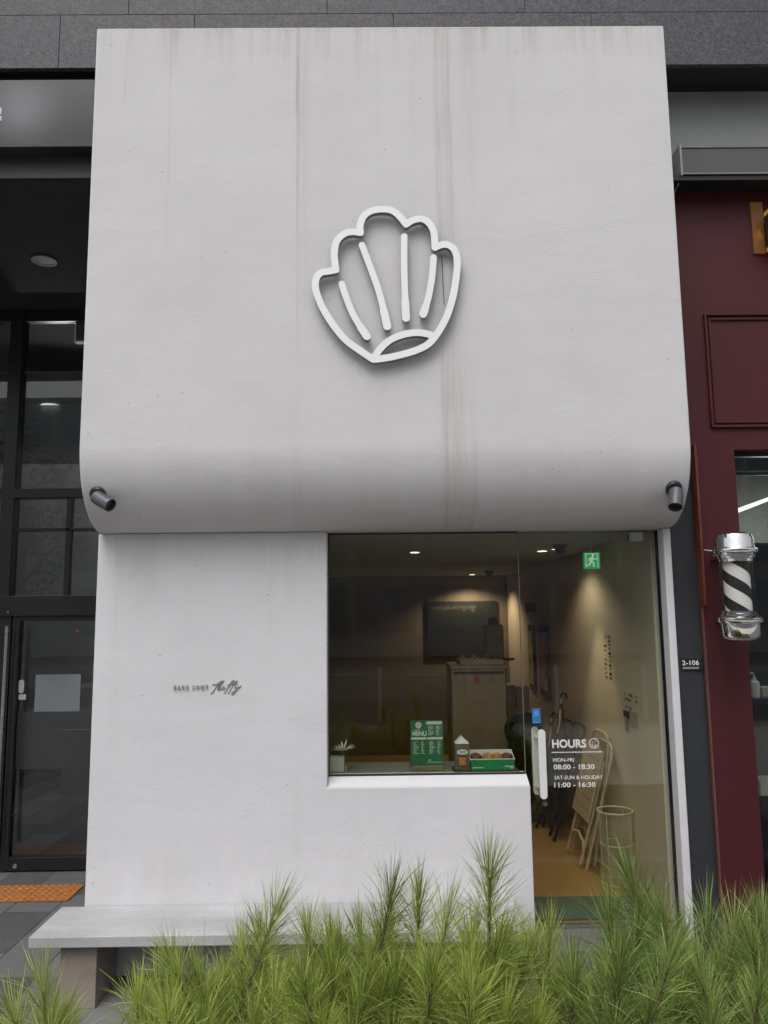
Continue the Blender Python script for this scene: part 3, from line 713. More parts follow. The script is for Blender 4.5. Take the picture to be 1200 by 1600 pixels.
MB().lathe([(.001, 0), (.028, 0), (.030, .01), (.030, .09), (.012, .105), (.012, .12), (.001, .12)], (c0.x, .48, a.z), 20).build('body', WHITE, bt, smooth=True)
MB().tube([(c0.x, .48, a.z + .12), (c0.x, .48, a.z + .145), (c0.x - .03, .48, a.z + .143)], .005, 8).build('pump', WHITE, bt, smooth=True)
c1_ = P(1194, 1084, Y=.5); tag(MB().box(c1_.x - .03, c1_.x + .05, .46, .56, a.z + .0, a.z + .06).build('tissue_box', CREAM, bevel=.004), 'small pale box next to the pump bottle', 'box')
c2 = P(1195, 1228, Y=.35); tag(MB().box(c2.x - .05, 3.4, .30, .42, c2.z - .045, c2.z + .045).build('window_shelf', CREAM, bevel=.004), 'pale horizontal shelf low in the barber window', 'shelf')
# amber wall sconce
yl = P(1201, 355, Y=-.09); sc = thing('wall_sconce', (2.13, 0, yl.z), 'black box wall lamp glowing amber on the burgundy panel', 'wall lamp')
AMB = emis('amber_glow', (1, .50, .08), .28)
x0 = yl.x; zt_, zb2 = P(1197, 326, Y=-.09).z, P(1197, 391, Y=-.09).z
MB().box(x0, x0 + .13, -.13, -.05, zb2 + .03, zt_ - .03).build('housing', BLACK, sc, bevel=.002)
MB().box(x0 - .002, x0 + .13, -.128, -.052, zt_ - .0295, zt_ - .008).build('diffuser', AMB, sc)
MB().box(x0 - .002, x0 + .13, -.128, -.052, zb2 + .008, zb2 + .0295).build('diffuser', AMB, sc)
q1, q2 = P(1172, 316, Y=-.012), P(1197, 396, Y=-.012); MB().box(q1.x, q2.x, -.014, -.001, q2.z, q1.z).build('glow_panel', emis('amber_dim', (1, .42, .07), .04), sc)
MB().box(x0 + .02, x0 + .11, -.0495, 0, zb2 + .05, zt_ - .05).build('bracket', BLACK, sc)
L = bpy.data.lights.new('sconce', 'AREA'); L.shape = 'RECTANGLE'; L.size = .05; L.size_y = .16; L.energy = .04; L.color = (1, .55, .12)
lo = bpy.data.objects.new('lamp', L); COL.objects.link(lo); lo.parent = sc; lo.location = (x0 - 2.13 - .004, -.035, 0); lo.rotation_euler = (0, R_(65), 0)
# unit number plate
a = P(1064, 1030, Y=.028); b = P(1098, 1047, Y=.028)
npl = thing('unit_plate', (a.x, .028, b.z), 'small black plate reading 2-106 on the charcoal pillar', 'number plate')
MB().box(a.x, b.x, .020, .029, b.z, a.z).build('plate', BLACK, npl, bevel=.001)
u = P(1066, 1039.5, Y=.019); v = P(1092, 1031.5, Y=.019)
put_text(MB(), '2-106', (u.x, .0195, u.z), (v.x - u.x, 0, 0), (0, 0, v.z - u.z), 0, .0005, .014).build('digits', VINYL, npl)
u = P(1067, 1045.3, Y=.019); v = P(1092, 1042, Y=.019); MB().box(u.x, v.x, .0185, .0195, u.z, v.z).build('bar', mat('plate_grey', (.3, .3, .3), .5), npl)

# ------------------------------------------------------------------ barber pole
by = -.24; tb_ = P(1147, 829, Y=by); bb_ = P(1157, 1006, Y=by); bx = (tb_.x + bb_.x) / 2; z0 = bb_.z + .012; z1 = tb_.z - .012; H = z1 - z0
bp = thing('barber_pole', (bx, by, z0), 'chrome capped barber pole with black and white spiral stripes', 'barber pole')
Rp = .098
MB().lathe([(.001, 0), (.060, .0), (.082, .010), (.094, .03), (.096, .085), (.096, .095), (.108, .098), (.112, .108), (.110, .122), (.099, .130), (.094, .135), (.094, .142), (.088, .147), (.088, .158), (.001, .158)], (bx, by, z0), 48).build('bottom_cap', CHROME, bp, smooth=True)
MB().lathe([(.001, H - .155), (.086, H - .155), (.088, H - .140), (.094, H - .137), (.095, H - .128), (.099, H - .124), (.100, H - .112), (.110, H - .108), (.113, H - .098), (.110, H - .088), (.099, H - .083), (.096, H - .075), (.095, H - .035), (.086, H - .012), (.064, H - .001), (.001, H)], (bx, by, z0), 48).build('top_cap', CHROME, bp, smooth=True)
def stripes():
    mt, g = newmat('pole_stripes'); b_ = g.bsdf
    tc = g.n('TexCoord'); sp = g.n('SeparateXYZ'); g.l(tc.outputs['Object'], sp.inputs[0])
    an = g.math('ARCTAN2', sp.outputs[1], sp.outputs[0])
    u_ = g.math('ADD', g.math('DIVIDE', an, math.pi), g.math('DIVIDE', sp.outputs[2], .132))
    fr_ = g.math('FRACT', g.math('ADD', u_, 10.15))
    g.l(g.mix(g.math('GREATER_THAN', fr_, .52), (.70, .70, .67), (.012, .012, .013)), b_.inputs['Base Color']); b_.inputs['Roughness'].default_value = .45; return mt
MB().lathe([(.066, .15), (.066, H - .15)], (bx, by, z0), 64).build('striped_cylinder', stripes(), bp, smooth=True)
MB().lathe([(.083, .15), (.083, H - .15)], (bx, by, z0), 48).build('glass_tube', CLEARP, bp, smooth=True)
MB().box(bx - .03, bx + .03, by + .08, -.001, z0 + .10, z0 + .14).build('bracket', CHROME, bp)
MB().box(bx - .03, bx + .03, by + .08, -.001, z0 + H - .13, z0 + H - .09).build('bracket', CHROME, bp)
q = P(1098, 860, Y=-.01)
MB().tube(smooth_path([(q.x, q.z), (q.x + .02, q.z - .012), (bx - .11, z1 - .105)], n=6)[:, [0, 0, 1]].tolist() and [(u, -.03 + (by + .06) * k / 12, v) for k, (u, v) in enumerate(smooth_path([(q.x, q.z), (q.x + .03, q.z - .018), (bx - .10, z1 - .118)], n=6))], .003, 6).build('cable', WHITE, bp)

# ------------------------------------------------------------------ cafe room
RX0, RX1, RY1, FZ, CZ = -1.50, 1.601, 5.25, .320, 2.44
struct(MB().box(XL + .061, RX1, .182, RY1 + .1, GZ, FZ).build('floor', FLOORM), 'tan orange floor inside the cafe')
struct(MB().box(XL + .061, RX1, .121, RY1 + .1, CZ + .024, CZ + .08).build('ceiling', CEILM), 'grey cafe ceiling')
CZ += .024
struct(MB().box(XL + .061, RX1, RY1, RY1 + .1, FZ, CZ).build('wall', BACKWALL), 'dark rear wall of the cafe')
struct(MB().box(XL + .061, RX0 + .01, .182, RY1, FZ, CZ).build('wall', BACKWALL), 'dark left wall of the cafe')
def ribbed():
    mt, g = newmat('ribbed_wall'); b_ = g.bsdf
    sp = g.n('SeparateXYZ'); g.l(g.pos, sp.inputs[0])
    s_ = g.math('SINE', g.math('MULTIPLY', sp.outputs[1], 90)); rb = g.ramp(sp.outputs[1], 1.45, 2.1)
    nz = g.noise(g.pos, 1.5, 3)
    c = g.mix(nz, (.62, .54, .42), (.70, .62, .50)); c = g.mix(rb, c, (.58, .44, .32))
    g.l(c, b_.inputs['Base Color']); b_.inputs['Roughness'].default_value = .65
    g.bump(g.math('MULTIPLY', g.math('MULTIPLY', s_, rb), 1), .0016); return mt
struct(MB().box(RX1 - .012, RX1, .182, RY1, FZ, CZ).build('wall', ribbed()), 'beige right wall of the cafe')
RW = RX1 - .012
# threshold zone inside + window counter
tag(MB().box(DX + .02, RW - .06, .185, .52, FZ + .001, FZ + .012).build('door_mat', MATG, bevel=.004), 'dark green doormat just inside the glass door', 'doormat')
tag(MB().box(RX0 + .02, DX - .03, .182, .50, 1.085, 1.118).build('window_counter', mat('ledge_grey', (.20, .20, .185), .4)), 'pale ledge inside the shop window carrying the menu', 'counter')
WZ = 1.119
def it(x, y, Y): return P(x, y, Y=Y)
# ceiling fittings
DG = 'recessed ceiling spots of the cafe'
for px, py, Y, pw, lab in ((648, 863, .95, 2.0, 'small lit ceiling spot over the menu board'), (738, 904, 4.6, 4.0, 'small lit ceiling spot deepest in the cafe'), (847, 861, 1.1, 2.5, 'small lit ceiling spot nearest the glass door')):
    q = P(px, py, Z=CZ - .004); q = q if q.y < 5 else P(px, py, Y=4.9); downlight('ceiling_spot', (q.x, q.y, CZ - .001), .036, lab, 'ceiling spot', 9, (1, .86, .62), DG, power=pw * (9 if Y > 3 else 4.2), spot=140)
wsp = P(940, 1000, X=RW)
downlight('wall_washer', (RW - .29, wsp.y + .05, CZ - .001), .03, 'ceiling spot washing the beige wall above the dark lettering', 'ceiling spot', 5, (1, .80, .5), DG, power=26, spot=60)
ds = P(876, 872, Z=CZ)
def dome(px, py, Y, lab):
    q = P(px, py, Y=Y); t = thing('dome_camera', (q.x, Y, CZ), lab, 'security camera', 'dome cameras on the cafe ceiling')
    MB().lathe([(.001, 0), (.052, 0), (.052, -.022), (.040, -.030), (.001, -.030)], (q.x, Y, CZ), 24).build('base', DARKMETAL, t, smooth=True)
    MB().lathe([(.036, -.030), (.034, -.045), (.022, -.060), (.001, -.065)], (q.x, Y, CZ), 24).build('dome', BLACKPL, t, smooth=True)
dome(876, 878, 1.0, 'black dome camera on the ceiling beside the exit sign'); dome(765, 912, 4.2, 'small far dome camera on the ceiling near the back')
# exit sign
ey = .85; a = P(912, 863.5, Y=ey); b = P(937.5, 888, Y=ey)
ex = thing('exit_sign', ((a.x + b.x) / 2, ey, CZ), 'green emergency exit sign with a white running figure hanging inside the door', 'exit sign')
EXG = emis('exit_green', (.02, .42, .12), .75); EXW = emis('exit_white', (.85, 1, .88), .55)
MB().box(a.x, b.x, ey, ey + .03, b.z, a.z).build('panel', EXG, ex)
MB().box(a.x - .004, b.x + .004, ey + .004, ey + .034, b.z - .004, b.z - .0005).box(a.x - .004, a.x - .0005, ey + .004, ey + .034, b.z, a.z).box(b.x + .0005, b.x + .004, ey + .004, ey + .034, b.z, a.z).build('frame', WHITE, ex)
MB().tube([((a.x + b.x) / 2, ey + .015, a.z), ((a.x + b.x) / 2, ey + .015, CZ)], .004, 8).build('rod', WHITE, ex)
W_, H_ = b.x - a.x, a.z - b.z
fig = [([(.58, .83), (.581, .83)], .07), ([(.54, .68), (.45, .45)], .075), ([(.52, .66), (.72, .56), (.80, .64)], .03), ([(.50, .66), (.33, .62), (.28, .48)], .03), ([(.46, .44), (.62, .34), (.60, .14)], .042), ([(.44, .42), (.34, .24), (.16, .20)], .042)]
sdf_solid(MB(), [(np.array(p) * [W_, H_], r_ * H_) for p, r_ in fig] + [(np.array([(.12, .92), (.12, .06)]) * [W_, H_], .02 * H_), (np.array([(.12, .92), (.88, .92)]) * [W_, H_], .02 * H_), (np.array([(.88, .92), (.88, .06)]) * [W_, H_], .02 * H_)],
          lambda u, v, d: Vector((a.x + u, ey - .002 + d, b.z + v)), .003, .0015).build('running_figure', EXW, ex)
# right wall: posters, lettering, notices
def wallbox(mb, x0, y0, x1, y1, th=.01, off_=0, mi=0):
    """rectangle between two photo points on the right wall plane"""
    a = P(x0, y0, X=RW - off_); b = P(x1, y1, X=RW - off_); mb.box(RW - off_ - th, RW - off_, min(a.y, b.y), max(a.y, b.y), min(a.z, b.z), max(a.z, b.z), mi); return a, b
PSTR = mat('poster_art', (.60, .38, .20), .5, var=.55, scale=9)
for xa, xb, ya, yb, lab in ((827, 839, 976, 1080, 'narrow tall framed poster, further from the door'), (843, 862, 977, 1092, 'wider tall framed poster, nearer to the door')):
    aa = P(xa, ya, X=RW); bb2 = P(xb, yb, X=RW); t = thing('framed_poster', (RW, (aa.y + bb2.y) / 2, bb2.z), lab, 'poster', 'framed posters on the beige wall')
    MB().box(RW - .02, RW - .001, bb2.y, aa.y, bb2.z, aa.z).build('frame', mat('poster_frame', (.09, .03, .015), .5), t)
    MB().box(RW - .022, RW - .0205, bb2.y + (aa.y - bb2.y) * .14, aa.y - (aa.y - bb2.y) * .14, bb2.z + .06, aa.z - .06).build('artwork', PSTR, t)
aa = P(828, 943, X=RW); bb2 = P(837, 957, X=RW)
tag(MB().box(RW - .10, RW - .001, bb2.y, bb2.y + .02, bb2.z, aa.z).build('red_wall_sign', REDP), 'small red sign sticking out of the wall above the posters', 'sign')
INK = mat('ink', (.05, .04, .03), .6)
def glyph_rows(mb, rect, nrow, ncol, vertical=False, fill=.55, off_=.001, seed=1):
    """small unreadable characters on the right wall, as strokes; rect in photo pixels"""
    r = random.Random(seed); x0, y0, x1, y1 = rect
    a = P(x0, (y0 + y1) / 2, X=RW); b = P(x1, (y0 + y1) / 2, X=RW); zt2 = P((x0 + x1) / 2, y0, X=RW).z; zb3 = P((x0 + x1) / 2, y1, X=RW).z
    for i in range(nrow):
        for j in range(ncol):
            if r.random() > .86: continue
            cy = a.y + (b.y - a.y) * (j + .5) / ncol; cz_ = zt2 + (zb3 - zt2) * (i + .5) / nrow
            wy = abs(b.y - a.y) / ncol * fill / 2; wz_ = abs(zt2 - zb3) / nrow * fill / 2; t_ = min(wy, wz_) * .34
            for k in range(3):
                if r.random() < .5: mb.box(RW - off_ - .001, RW - off_, cy - wy, cy + wy, cz_ + wz_ * r.uniform(-1, 1) - t_, cz_ + wz_ * r.uniform(-.2, 1) + t_ * .2)
                else: u = cy + wy * r.uniform(-.8, .8); mb.box(RW - off_ - .001, RW - off_, u - t_, u + t_, cz_ - wz_ * r.uniform(.4, 1), cz_ + wz_)
mb = MB(); glyph_rows(mb, (943, 992, 950, 1062), 10, 1, seed=3); glyph_rows(mb, (950, 992, 956, 1062), 11, 1, seed=4)
tag(mb.build('wall_writing', INK), 'columns of small dark characters on the beige wall in the warm light pool', 'wall lettering')
mb = MB(); glyph_rows(mb, (976, 1083, 996, 1098), 2, 6, seed=5); glyph_rows(mb, (976, 1101, 987, 1110), 1, 3, seed=6)
tag(mb.build('wall_writing', INK), 'two short lines of dark characters above the switches by the door', 'wall lettering')
mb = MB(); wallbox(mb, 976, 1109, 984, 1122); tag(mb.build('wall_switch', BLACKPL), 'small dark square switch on the wall by the door', 'switch')
mb = MB(); wallbox(mb, 985, 1110, 998, 1140, .004); tag(mb.build('wall_notice', mat('notice_paper', (.42, .38, .30), .7)), 'pale paper notice on the wall right of the dark switch', 'notice')
mb = MB(); wallbox(mb, 977, 1124, 984, 1144, .003); tag(mb.build('wall_notice', mat('notice_paper2', (.22, .20, .18), .7)), 'narrow grey notice on the wall under the dark switch', 'notice')

# ---- folding chairs leaning on the right wall
def folding_chair(Y0, base_x, label, mtl, lean=.20, wd=.40, hgt=.80):
    """chair folded flat; local x = width, z = up the slats; tilted so its top rests on the wall"""
    loc = Vector((base_x, Y0, FZ + .001))
    t = thing('folding_chair', loc, label, 'chair', 'folded chairs leaning on the beige wall')
    ang = math.asin(min(.9, (RW - .015 - base_x) / (hgt + .06)))
    M = Matrix.Translation(loc) @ Matrix.Rotation(ang, 4, 'Y') @ Matrix.Rotation(R_(90), 4, 'Z')
    # local: x along +Y (width), z up, y -> -X (towards the room)
    def T(x, y, z): return M @ Vector((x, y, z))
    fr_ = MB(); r = .011
    fr_.tube([T(0, .0, 0), T(0, 0, .30), T(0, 0, hgt - .06), T(.03, 0, hgt), T(.10, 0, hgt + .02), T(wd - .1, 0, hgt + .02), T(wd - .03, 0, hgt), T(wd, 0, hgt - .06), T(wd, 0, .3), T(wd, 0, 0)], r, 8)
    fr_.build('back_frame', mtl, t, smooth=True)
    for x in (.03, wd - .03):
        MB().tube([T(x, .035, .02), T(x, .030, .45), T(x, .035, .70)], r, 8).build('leg', mtl, t, smooth=True)
    pts = [T(.03, .035, .10), T(.06, .04, .16), T(wd / 2, .045, .19), T(wd - .06, .04, .16), T(wd - .03, .035, .10)]
    MB().tube(pts, r * .8, 8).build('stretcher', mtl, t, smooth=True)
    s_ = MB(); n = 7; za, zb_ = .30, .76
    for k in range(n):
        a_ = za + (zb_ - za) * k / n; b_2 = a_ + (zb_ - za) / n - .006
        s_.prism([T(.012, .052, a_), T(wd - .012, .052, a_), T(wd - .012, .052, b_2), T(.012, .052, b_2)], (M.to_3x3() @ Vector((0, .008, 0))))
    so = s_.build('slatted_seat', mtl, t)
    MB().tube([T(.006, .056, za), T(.006, .056, zb_), T(wd - .006, .056, zb_), T(wd - .006, .056, za)], .007, 6, closed=True).build('rim', mtl, so)
    return t
folding_chair(1.00, 1.34, 'cream folding chair with a slatted seat leaning on the wall behind the wire basket', CHAIRM)
folding_chair(1.10, 1.425, 'cream folding chair whose rounded top bar shows behind the slatted one', CHAIRM, hgt=.83)
folding_chair(1.66, 1.28, 'dark folding chair wrapped in the shadows beyond the cream chairs', BLACKPL, hgt=.84)
folding_chair(2.02, 1.22, 'dark folding chair furthest along the beige wall', BLACKPL, hgt=.84)
# folded parasols (black, with long shafts)
for px, top, bot, Y, lab in ((862, 1118, 1300, 2.1, 'closed black umbrella with a tan strap leaning left of another'), (877, 1087, 1300, 1.9, 'taller closed black umbrella leaning by the posters')):
    a = P(px, top, Y=Y); b = P(px - 2, bot, Y=Y - .15); b.z = max(b.z, FZ + .002)
    t = thing('closed_umbrella', b, lab, 'umbrella', 'closed umbrellas leaning on the wall')
    ax = a - b
    MB().tube([b + ax * .02, b + ax * .06, b + ax * .3, b + ax * .6, b + ax * .86, b + ax * .94], [.012, .035, .052, .046, .024, .012], 9).build('canopy', BLACKPL, t, smooth=True)
    MB().tube([b, b + ax], .009, 8).build('shaft', STEEL, t, smooth=True)
    MB().tube([b + ax * .98, a, a + Vector((.012, 0, .02)), a + Vector((.035, 0, .012)), a + Vector((.04, 0, -.02))], .012, 8).build('handle', BLACKPL, t, smooth=True)
    MB().tube([b + ax * .72 + Vector((-.035, -.03, 0)), b + ax * .80 + Vector((-.02, -.04, 0)), b + ax * .9 + Vector((-.012, -.02, 0))], .008, 6).build('strap', mat('strap_tan', (.45, .26, .14), .35), t)
# plastic-wrapped bundle
# wire basket
wb = Vector((1.475, .76, FZ + .001)); Rb, Hb = .108, .435
bk = thing('wire_basket', wb, 'tall cream wire mesh basket standing by the right wall inside the door', 'basket')
wm = MB()
for k in range(38):
    th = 2 * math.pi * k / 38; c_, s_ = math.cos(th), math.sin(th)
    wm.tube([wb + Vector((Rb * .86 * c_, Rb * .86 * s_, .004)), wb + Vector((Rb * .90 * c_, Rb * .90 * s_, Hb * .9))], .0008, 4, caps=False)
for k in range(34):
    z = .01 + (Hb * .88) * k / 33; rz = Rb * (.86 + .04 * k / 33)
    wm.tube([wb + Vector((rz * math.cos(t), rz * math.sin(t), z)) for t in np.linspace(0, 2 * math.pi, 28, endpoint=False)], .0008, 4, closed=True)
wm.build('wire_mesh', WIRE, bk)
def ringp(r, z): return [wb + Vector((r * math.cos(t), r * math.sin(t), z)) for t in np.linspace(0, 2 * math.pi, 40, endpoint=False)]
MB().tube(ringp(Rb, Hb), .005, 8, closed=True).build('rim', WIRE, bk, smooth=True)
MB().tube(ringp(Rb * .90, Hb * .55), .003, 6, closed=True).tube(ringp(Rb * .88, .006), .004, 6, closed=True).build('hoop', WIRE, bk, smooth=True)
lg_ = MB()
for k in range(4):
    th = R_(45 + 90 * k); c_, s_ = math.cos(th), math.sin(th); lg_.tube([wb + Vector((Rb * c_, Rb * s_, Hb)), wb + Vector((Rb * .9 * c_, Rb * .9 * s_, .0))], .003, 6)
lg_.build('upright', WIRE, bk, smooth=True)

# ---- window ledge items
yb = .24
a = it(516, 1182, yb); b = it(538, 1212, yb)
pl = thing('flower_planter', ((a.x + b.x) / 2, yb, WZ), 'pale square planter with a white daisy at the left end of the window ledge', 'planter')
MB().box(a.x, b.x, yb - .04, yb + .04, WZ, a.z).build('pot', PLANTERM, pl, bevel=.003)
fc = it(537, 1172, yb); fm = MB()
for k in range(22):
    th = 2 * math.pi * k / 22 + rng.uniform(-.08, .08); el = rng.uniform(.1, .5); L_ = rng.uniform(.055, .075)
    d = Vector((math.cos(th), math.sin(th) * .55 - .25, el * .9)).normalized(); q_ = d.cross(Vector((0, 0, 1))).normalized() * .006
    fm.prism([fc, fc + d * L_ * .5 + q_, fc + d * L_, fc + d * L_ * .5 - q_], (0, 0, .0012))
fm.build('flower', LEAFW, pl)
MB().tube([fc, Vector((fc.x - .03, yb, a.z - .01))], .0025, 6).build('stem', mat('stem_green', (.08, .16, .05), .6), pl)
tag(MB().box(b.x + .002, b.x + .016, yb - .02, yb + .05, WZ, it(540, 1197, yb).z).build('tan_block', CARD, bevel=.002), 'small tan block squeezed behind the white planter', 'block')
# menu stand
a = it(641, 1126, yb); b = it(693, 1205, yb)
mn = thing('menu_board', ((a.x + b.x) / 2, yb, WZ), 'green printed menu board standing on a wooden foot in the window', 'menu')
mzb = WZ + .025
mw, mh = b.x - a.x, a.z - mzb
MB().box(a.x, b.x, yb - .004, yb + .004, mzb - .006, a.z).build('board', GREEN, mn)
MB().box(a.x + .006, b.x - .002, yb - .03, yb + .03, WZ, WZ + .026).build('foot', OAK, mn, bevel=.002)
pr = MB()
def mrect(u0, v0, u1, v1): pr.box(a.x + mw * u0, a.x + mw * u1, yb - .0046, yb - .0042, a.z - mh * v1, a.z - mh * v0)
def mtext(s, u0, v0, u1, v1, bold=.02): put_text(pr, s, (a.x + mw * u0, yb - .0046, a.z - mh * v1), (mw * (u1 - u0), 0, 0), (0, 0, mh * (v1 - v0)), 0, 0, bold)
mtext('MENU', .05, .235, .50, .345, .035)
mrect(.5, .02, .97, .085); mrect(.02, .375, .49, .42); mrect(.52, .375, .99, .42)
rr_ = random.Random(5)
for col_u, v0, n_ in ((.55, .12, 7), (.08, .47, 9), (.58, .47, 9)):
    for k in range(n_):
        v = v0 + k * .032
        mrect(col_u, v, col_u + rr_.uniform(.08, .18), v + .011); mrect(col_u + .25, v, col_u + .25 + rr_.uniform(.05, .1), v + .011)
mrect(.55, .87, .62, .885); mrect(.5, .92, .95, .93); mrect(.1, .20, .32, .212)
pr.build('printing', PRINT, mn)
MB().lathe([(.001, 0), (mw * .10, 0), (mw * .10, .0006), (.001, .0006)], (a.x + mw * .25, yb - .0042, a.z - mh * .10), 20, Matrix.Rotation(R_(90), 4, 'X')).build('emblem', CREAM, mn)
# drink carton
a = it(710, 1150, yb); b = it(733, 1203, yb); sh = it(720, 1160.5, yb).z
ct = thing('gable_carton', ((a.x + b.x) / 2, yb, WZ + .006), 'brown gable top carton with a white peaked top beside the green box', 'carton')
hz = (b.x - a.x) / 2; cx_ = (a.x + b.x) / 2
MB().box(a.x, b.x, yb - hz, yb + hz, WZ + .006, sh).build('body', CARTON, ct)
MB().prism([(a.x, yb - hz, sh + .0005), (b.x, yb - hz, sh + .0005), (cx_ , yb - hz + .01, a.z)], (0, 2 * hz - .01, 0)).build('gable_top', WHITE, ct)
pb = MB(); n_ = 24
pb.prism([(cx_ + hz * .78 * math.cos(t), yb - hz - .001, sh - .045 + .014 * math.sin(t)) for t in np.linspace(0, 2 * math.pi, n_, endpoint=False)], (0, .0008, 0))
pb.build('speech_bubble', WHITE, ct)
tx = MB(); tx.box(cx_ - hz * .5, cx_ + hz * .5, yb - hz - .0016, yb - hz - .0011, sh - .043, sh - .040).box(cx_ - hz * .4, cx_ + hz * .45, yb - hz - .0016, yb - hz - .0011, sh - .050, sh - .047).build('bubble_text', INK, ct)
MB().box(cx_ - hz * .68, cx_ + hz * .62, yb - hz - .001, yb - hz - .0002, sh - .125, sh - .066).build('picture_frame', mat('dk', (.05, .02, .01), .6), ct)
MB().box(cx_ - hz * .56, cx_ + hz * .50, yb - hz - .002, yb - hz - .0011, sh - .119, sh - .072).build('picture', mat('pie_picture', (.45, .20, .07), .6, var=.6, scale=70), ct)
# tray and pastry box
a = it(707, 1204, yb); b = it(808, 1209, yb)
tag(MB().box(a.x, b.x, yb - .08, yb + .07, WZ, WZ + .006).build('serving_tray', mat('tray_dark', (.03, .028, .026), .4), bevel=.002), 'thin dark tray carrying the carton and the green box', 'tray')
xa, xb = it(736, 1187, yb - .06).x, it(804, 1187, yb - .06).x; z0_ = WZ + .0065; z1_ = it(760, 1187, yb - .06).z; zl = it(760, 1171, yb + .06).z
gb_ = thing('pastry_box', ((xa + xb) / 2, yb, z0_), 'open green gift box of pastries with a raised white lid', 'box')
MB().box(xa, xb, yb - .062, yb - .058, z0_, z1_).box(xa, xa + .004, yb - .0575, yb + .06, z0_, z1_).box(xb - .004, xb, yb - .0575, yb + .06, z0_, z1_).box(xa + .0045, xb - .0045, yb - .0575, yb + .06, z0_, z0_ + .004).build('body', GREEN2, gb_)
MB().box(xa, xb, yb + .0605, yb + .063, z0_, zl).prism([(xa - .0035, yb - .055, z1_ - .004), (xa - .0035, yb + .06, z1_ - .004), (xa - .0035, yb + .06, zl)], (.003, 0, 0)).prism([(xb + .0005, yb - .055, z1_ - .004), (xb + .0005, yb + .06, z1_ - .004), (xb + .0005, yb + .06, zl)], (.003, 0, 0)).box(xa, xb, yb - .0575, yb - .054, z1_, z1_ + .004).build('white_lining', WHITE, gb_)
MB().box(xa + .01, xa + .07, yb - .0628, yb - .0622, z0_ + .012, z0_ + .017).box(xb - .055, xb - .006, yb - .0628, yb - .0622, z0_ + .018, z0_ + .023).box(xb - .03, xb - .008, yb - .0628, yb - .0622, z0_ + .009, z0_ + .014).build('printing', PRINT, gb_)
for k, (u, mt_) in enumerate(((.14, PASTRY2), (.42, PASTRY), (.62, PASTRY), (.86, PASTRY2))):
    x = xa + (xb - xa) * u; MB().lathe([(.001, -.02), (.03, -.018), (.036, 0), (.030, .014), (.012, .022), (.001, .024)], (x, yb, z1_ + .004), 14).build('pastry', mt_, gb_, smooth=True)
# blue sticker on the door
a = P(831, 1107, Y=YG); b = P(845, 1130, Y=YG)
bsn = thing('blue_sticker', (a.x, YG, b.z), 'blue rectangular sticker on the glass above the white handle', 'sticker')
MB().box(a.x, b.x, YG - .0012, YG - .0002, b.z, a.z).build('sheet', BLUE, bsn)
cxk, czk = (a.x + b.x) / 2, a.z - (a.z - b.z) * .3
ring2 = np.array([(.008 * math.cos(t), .008 * math.sin(t)) for t in np.linspace(0, 2 * math.pi, 25)])
sdf_solid(MB(), [(ring2, .0018)], lambda u, v, d: Vector((cxk + u, YG - .0018 + d, czk + v)), .001, .0004).box(a.x + .005, b.x - .005, YG - .0018, YG - .0014, b.z + .004, b.z + .0055).box(a.x + .005, b.x - .005, YG - .0018, YG - .0014, b.z + .04, b.z + .0415).build('emblem', mat('lightblue', (.35, .62, .85), .5), bsn)

# ---- back of the room
yc = 2.8
a = it(705, 1046, yc); b = it(790, 1046, yc); dcx = (a.x + b.x) / 2
dc = thing('display_case', (dcx, yc + .25, FZ), 'tall beige display counter with small hanging tags in the middle of the cafe', 'display case')
CASE = mat('case_beige', (.40, .33, .27), .55, var=.06)
MB().box(a.x, b.x, yc, yc + .5, FZ, a.z).build('body', CASE, dc, bevel=.01)
MB().box(a.x - .01, b.x + .01, yc - .01, yc + .51, a.z + .0005, a.z + .035).build('top', mat('case_top', (.42, .36, .29), .5), dc, bevel=.006)
MB().box(a.x + .02, b.x - .02, yc - .006, yc - .001, it(0, 1062, yc).z, it(0, 1058, yc).z).build('rail', BLACKPL, dc)
colr = [(.42, .38, .32), (.38, .34, .30), (.40, .10, .05), (.40, .37, .31), (.30, .27, .24)]
for k in range(8):
    x = a.x + .06 + k * (b.x - a.x - .1) / 8; MB().box(x, x + .036, yc - .009, yc - .0065, it(0, 1076, yc).z, it(0, 1063, yc).z).build('tag', mat('tag%d' % k, colr[[0, 1, 0, 2, 3, 0, 4, 3][k]], .6), dc)
ztop = a.z + .036
u0 = it(718, 1040, yc + .1).x; u1 = it(786, 1040, yc + .1).x
ty = thing('cup_tray', ((u0 + u1) / 2, yc + .25, ztop), 'pale tray of small cups on top of the display counter', 'tray')
MB().box(u0, u1, yc + .05, yc + .4, ztop, ztop + .045).build('body', mat('tray_cream', (.6, .54, .44), .5), ty, bevel=.004)
for k in range(6):
    x = u0 + .04 + k * .055; MB().lathe([(.016, 0), (.021, .04), (.018, .04), (.014, .005)], (x, yc + .2, ztop + .046), 12).build('cup', STEEL if k % 2 else CREAM, ty, smooth=True)
c = it(776, 1035, 3.3); zz = it(776, 1034, 3.3).z
cf = thing('coffee_grinder', (c.x, 3.3, FZ), 'beige upright coffee machine on a dark stand behind the display counter', 'coffee machine')
MB().box(c.x - .10, c.x + .10, 3.35, 3.62, FZ, zz - .02).build('stand', BLACKPL, cf)
MB().box(c.x - .085, c.x + .085, 3.35, 3.6, zz - .019, it(0, 985, 3.3).z).build('body', mat('grinder', (.55, .46, .36), .45), cf, bevel=.015)
MB().lathe([(.02, 0), (.05, .01), (.045, .05), (.02, .07), (.001, .07)], (c.x, 3.47, it(0, 985, 3.3).z), 20).build('hopper', mat('hopper', (.3, .27, .24), .3), cf, smooth=True)
MB().tube([(c.x + .02, 3.30, zz + .02), (c.x + .17, 3.28, zz + .025)], .012, 8).build('portafilter', BLACKPL, cf, smooth=True)
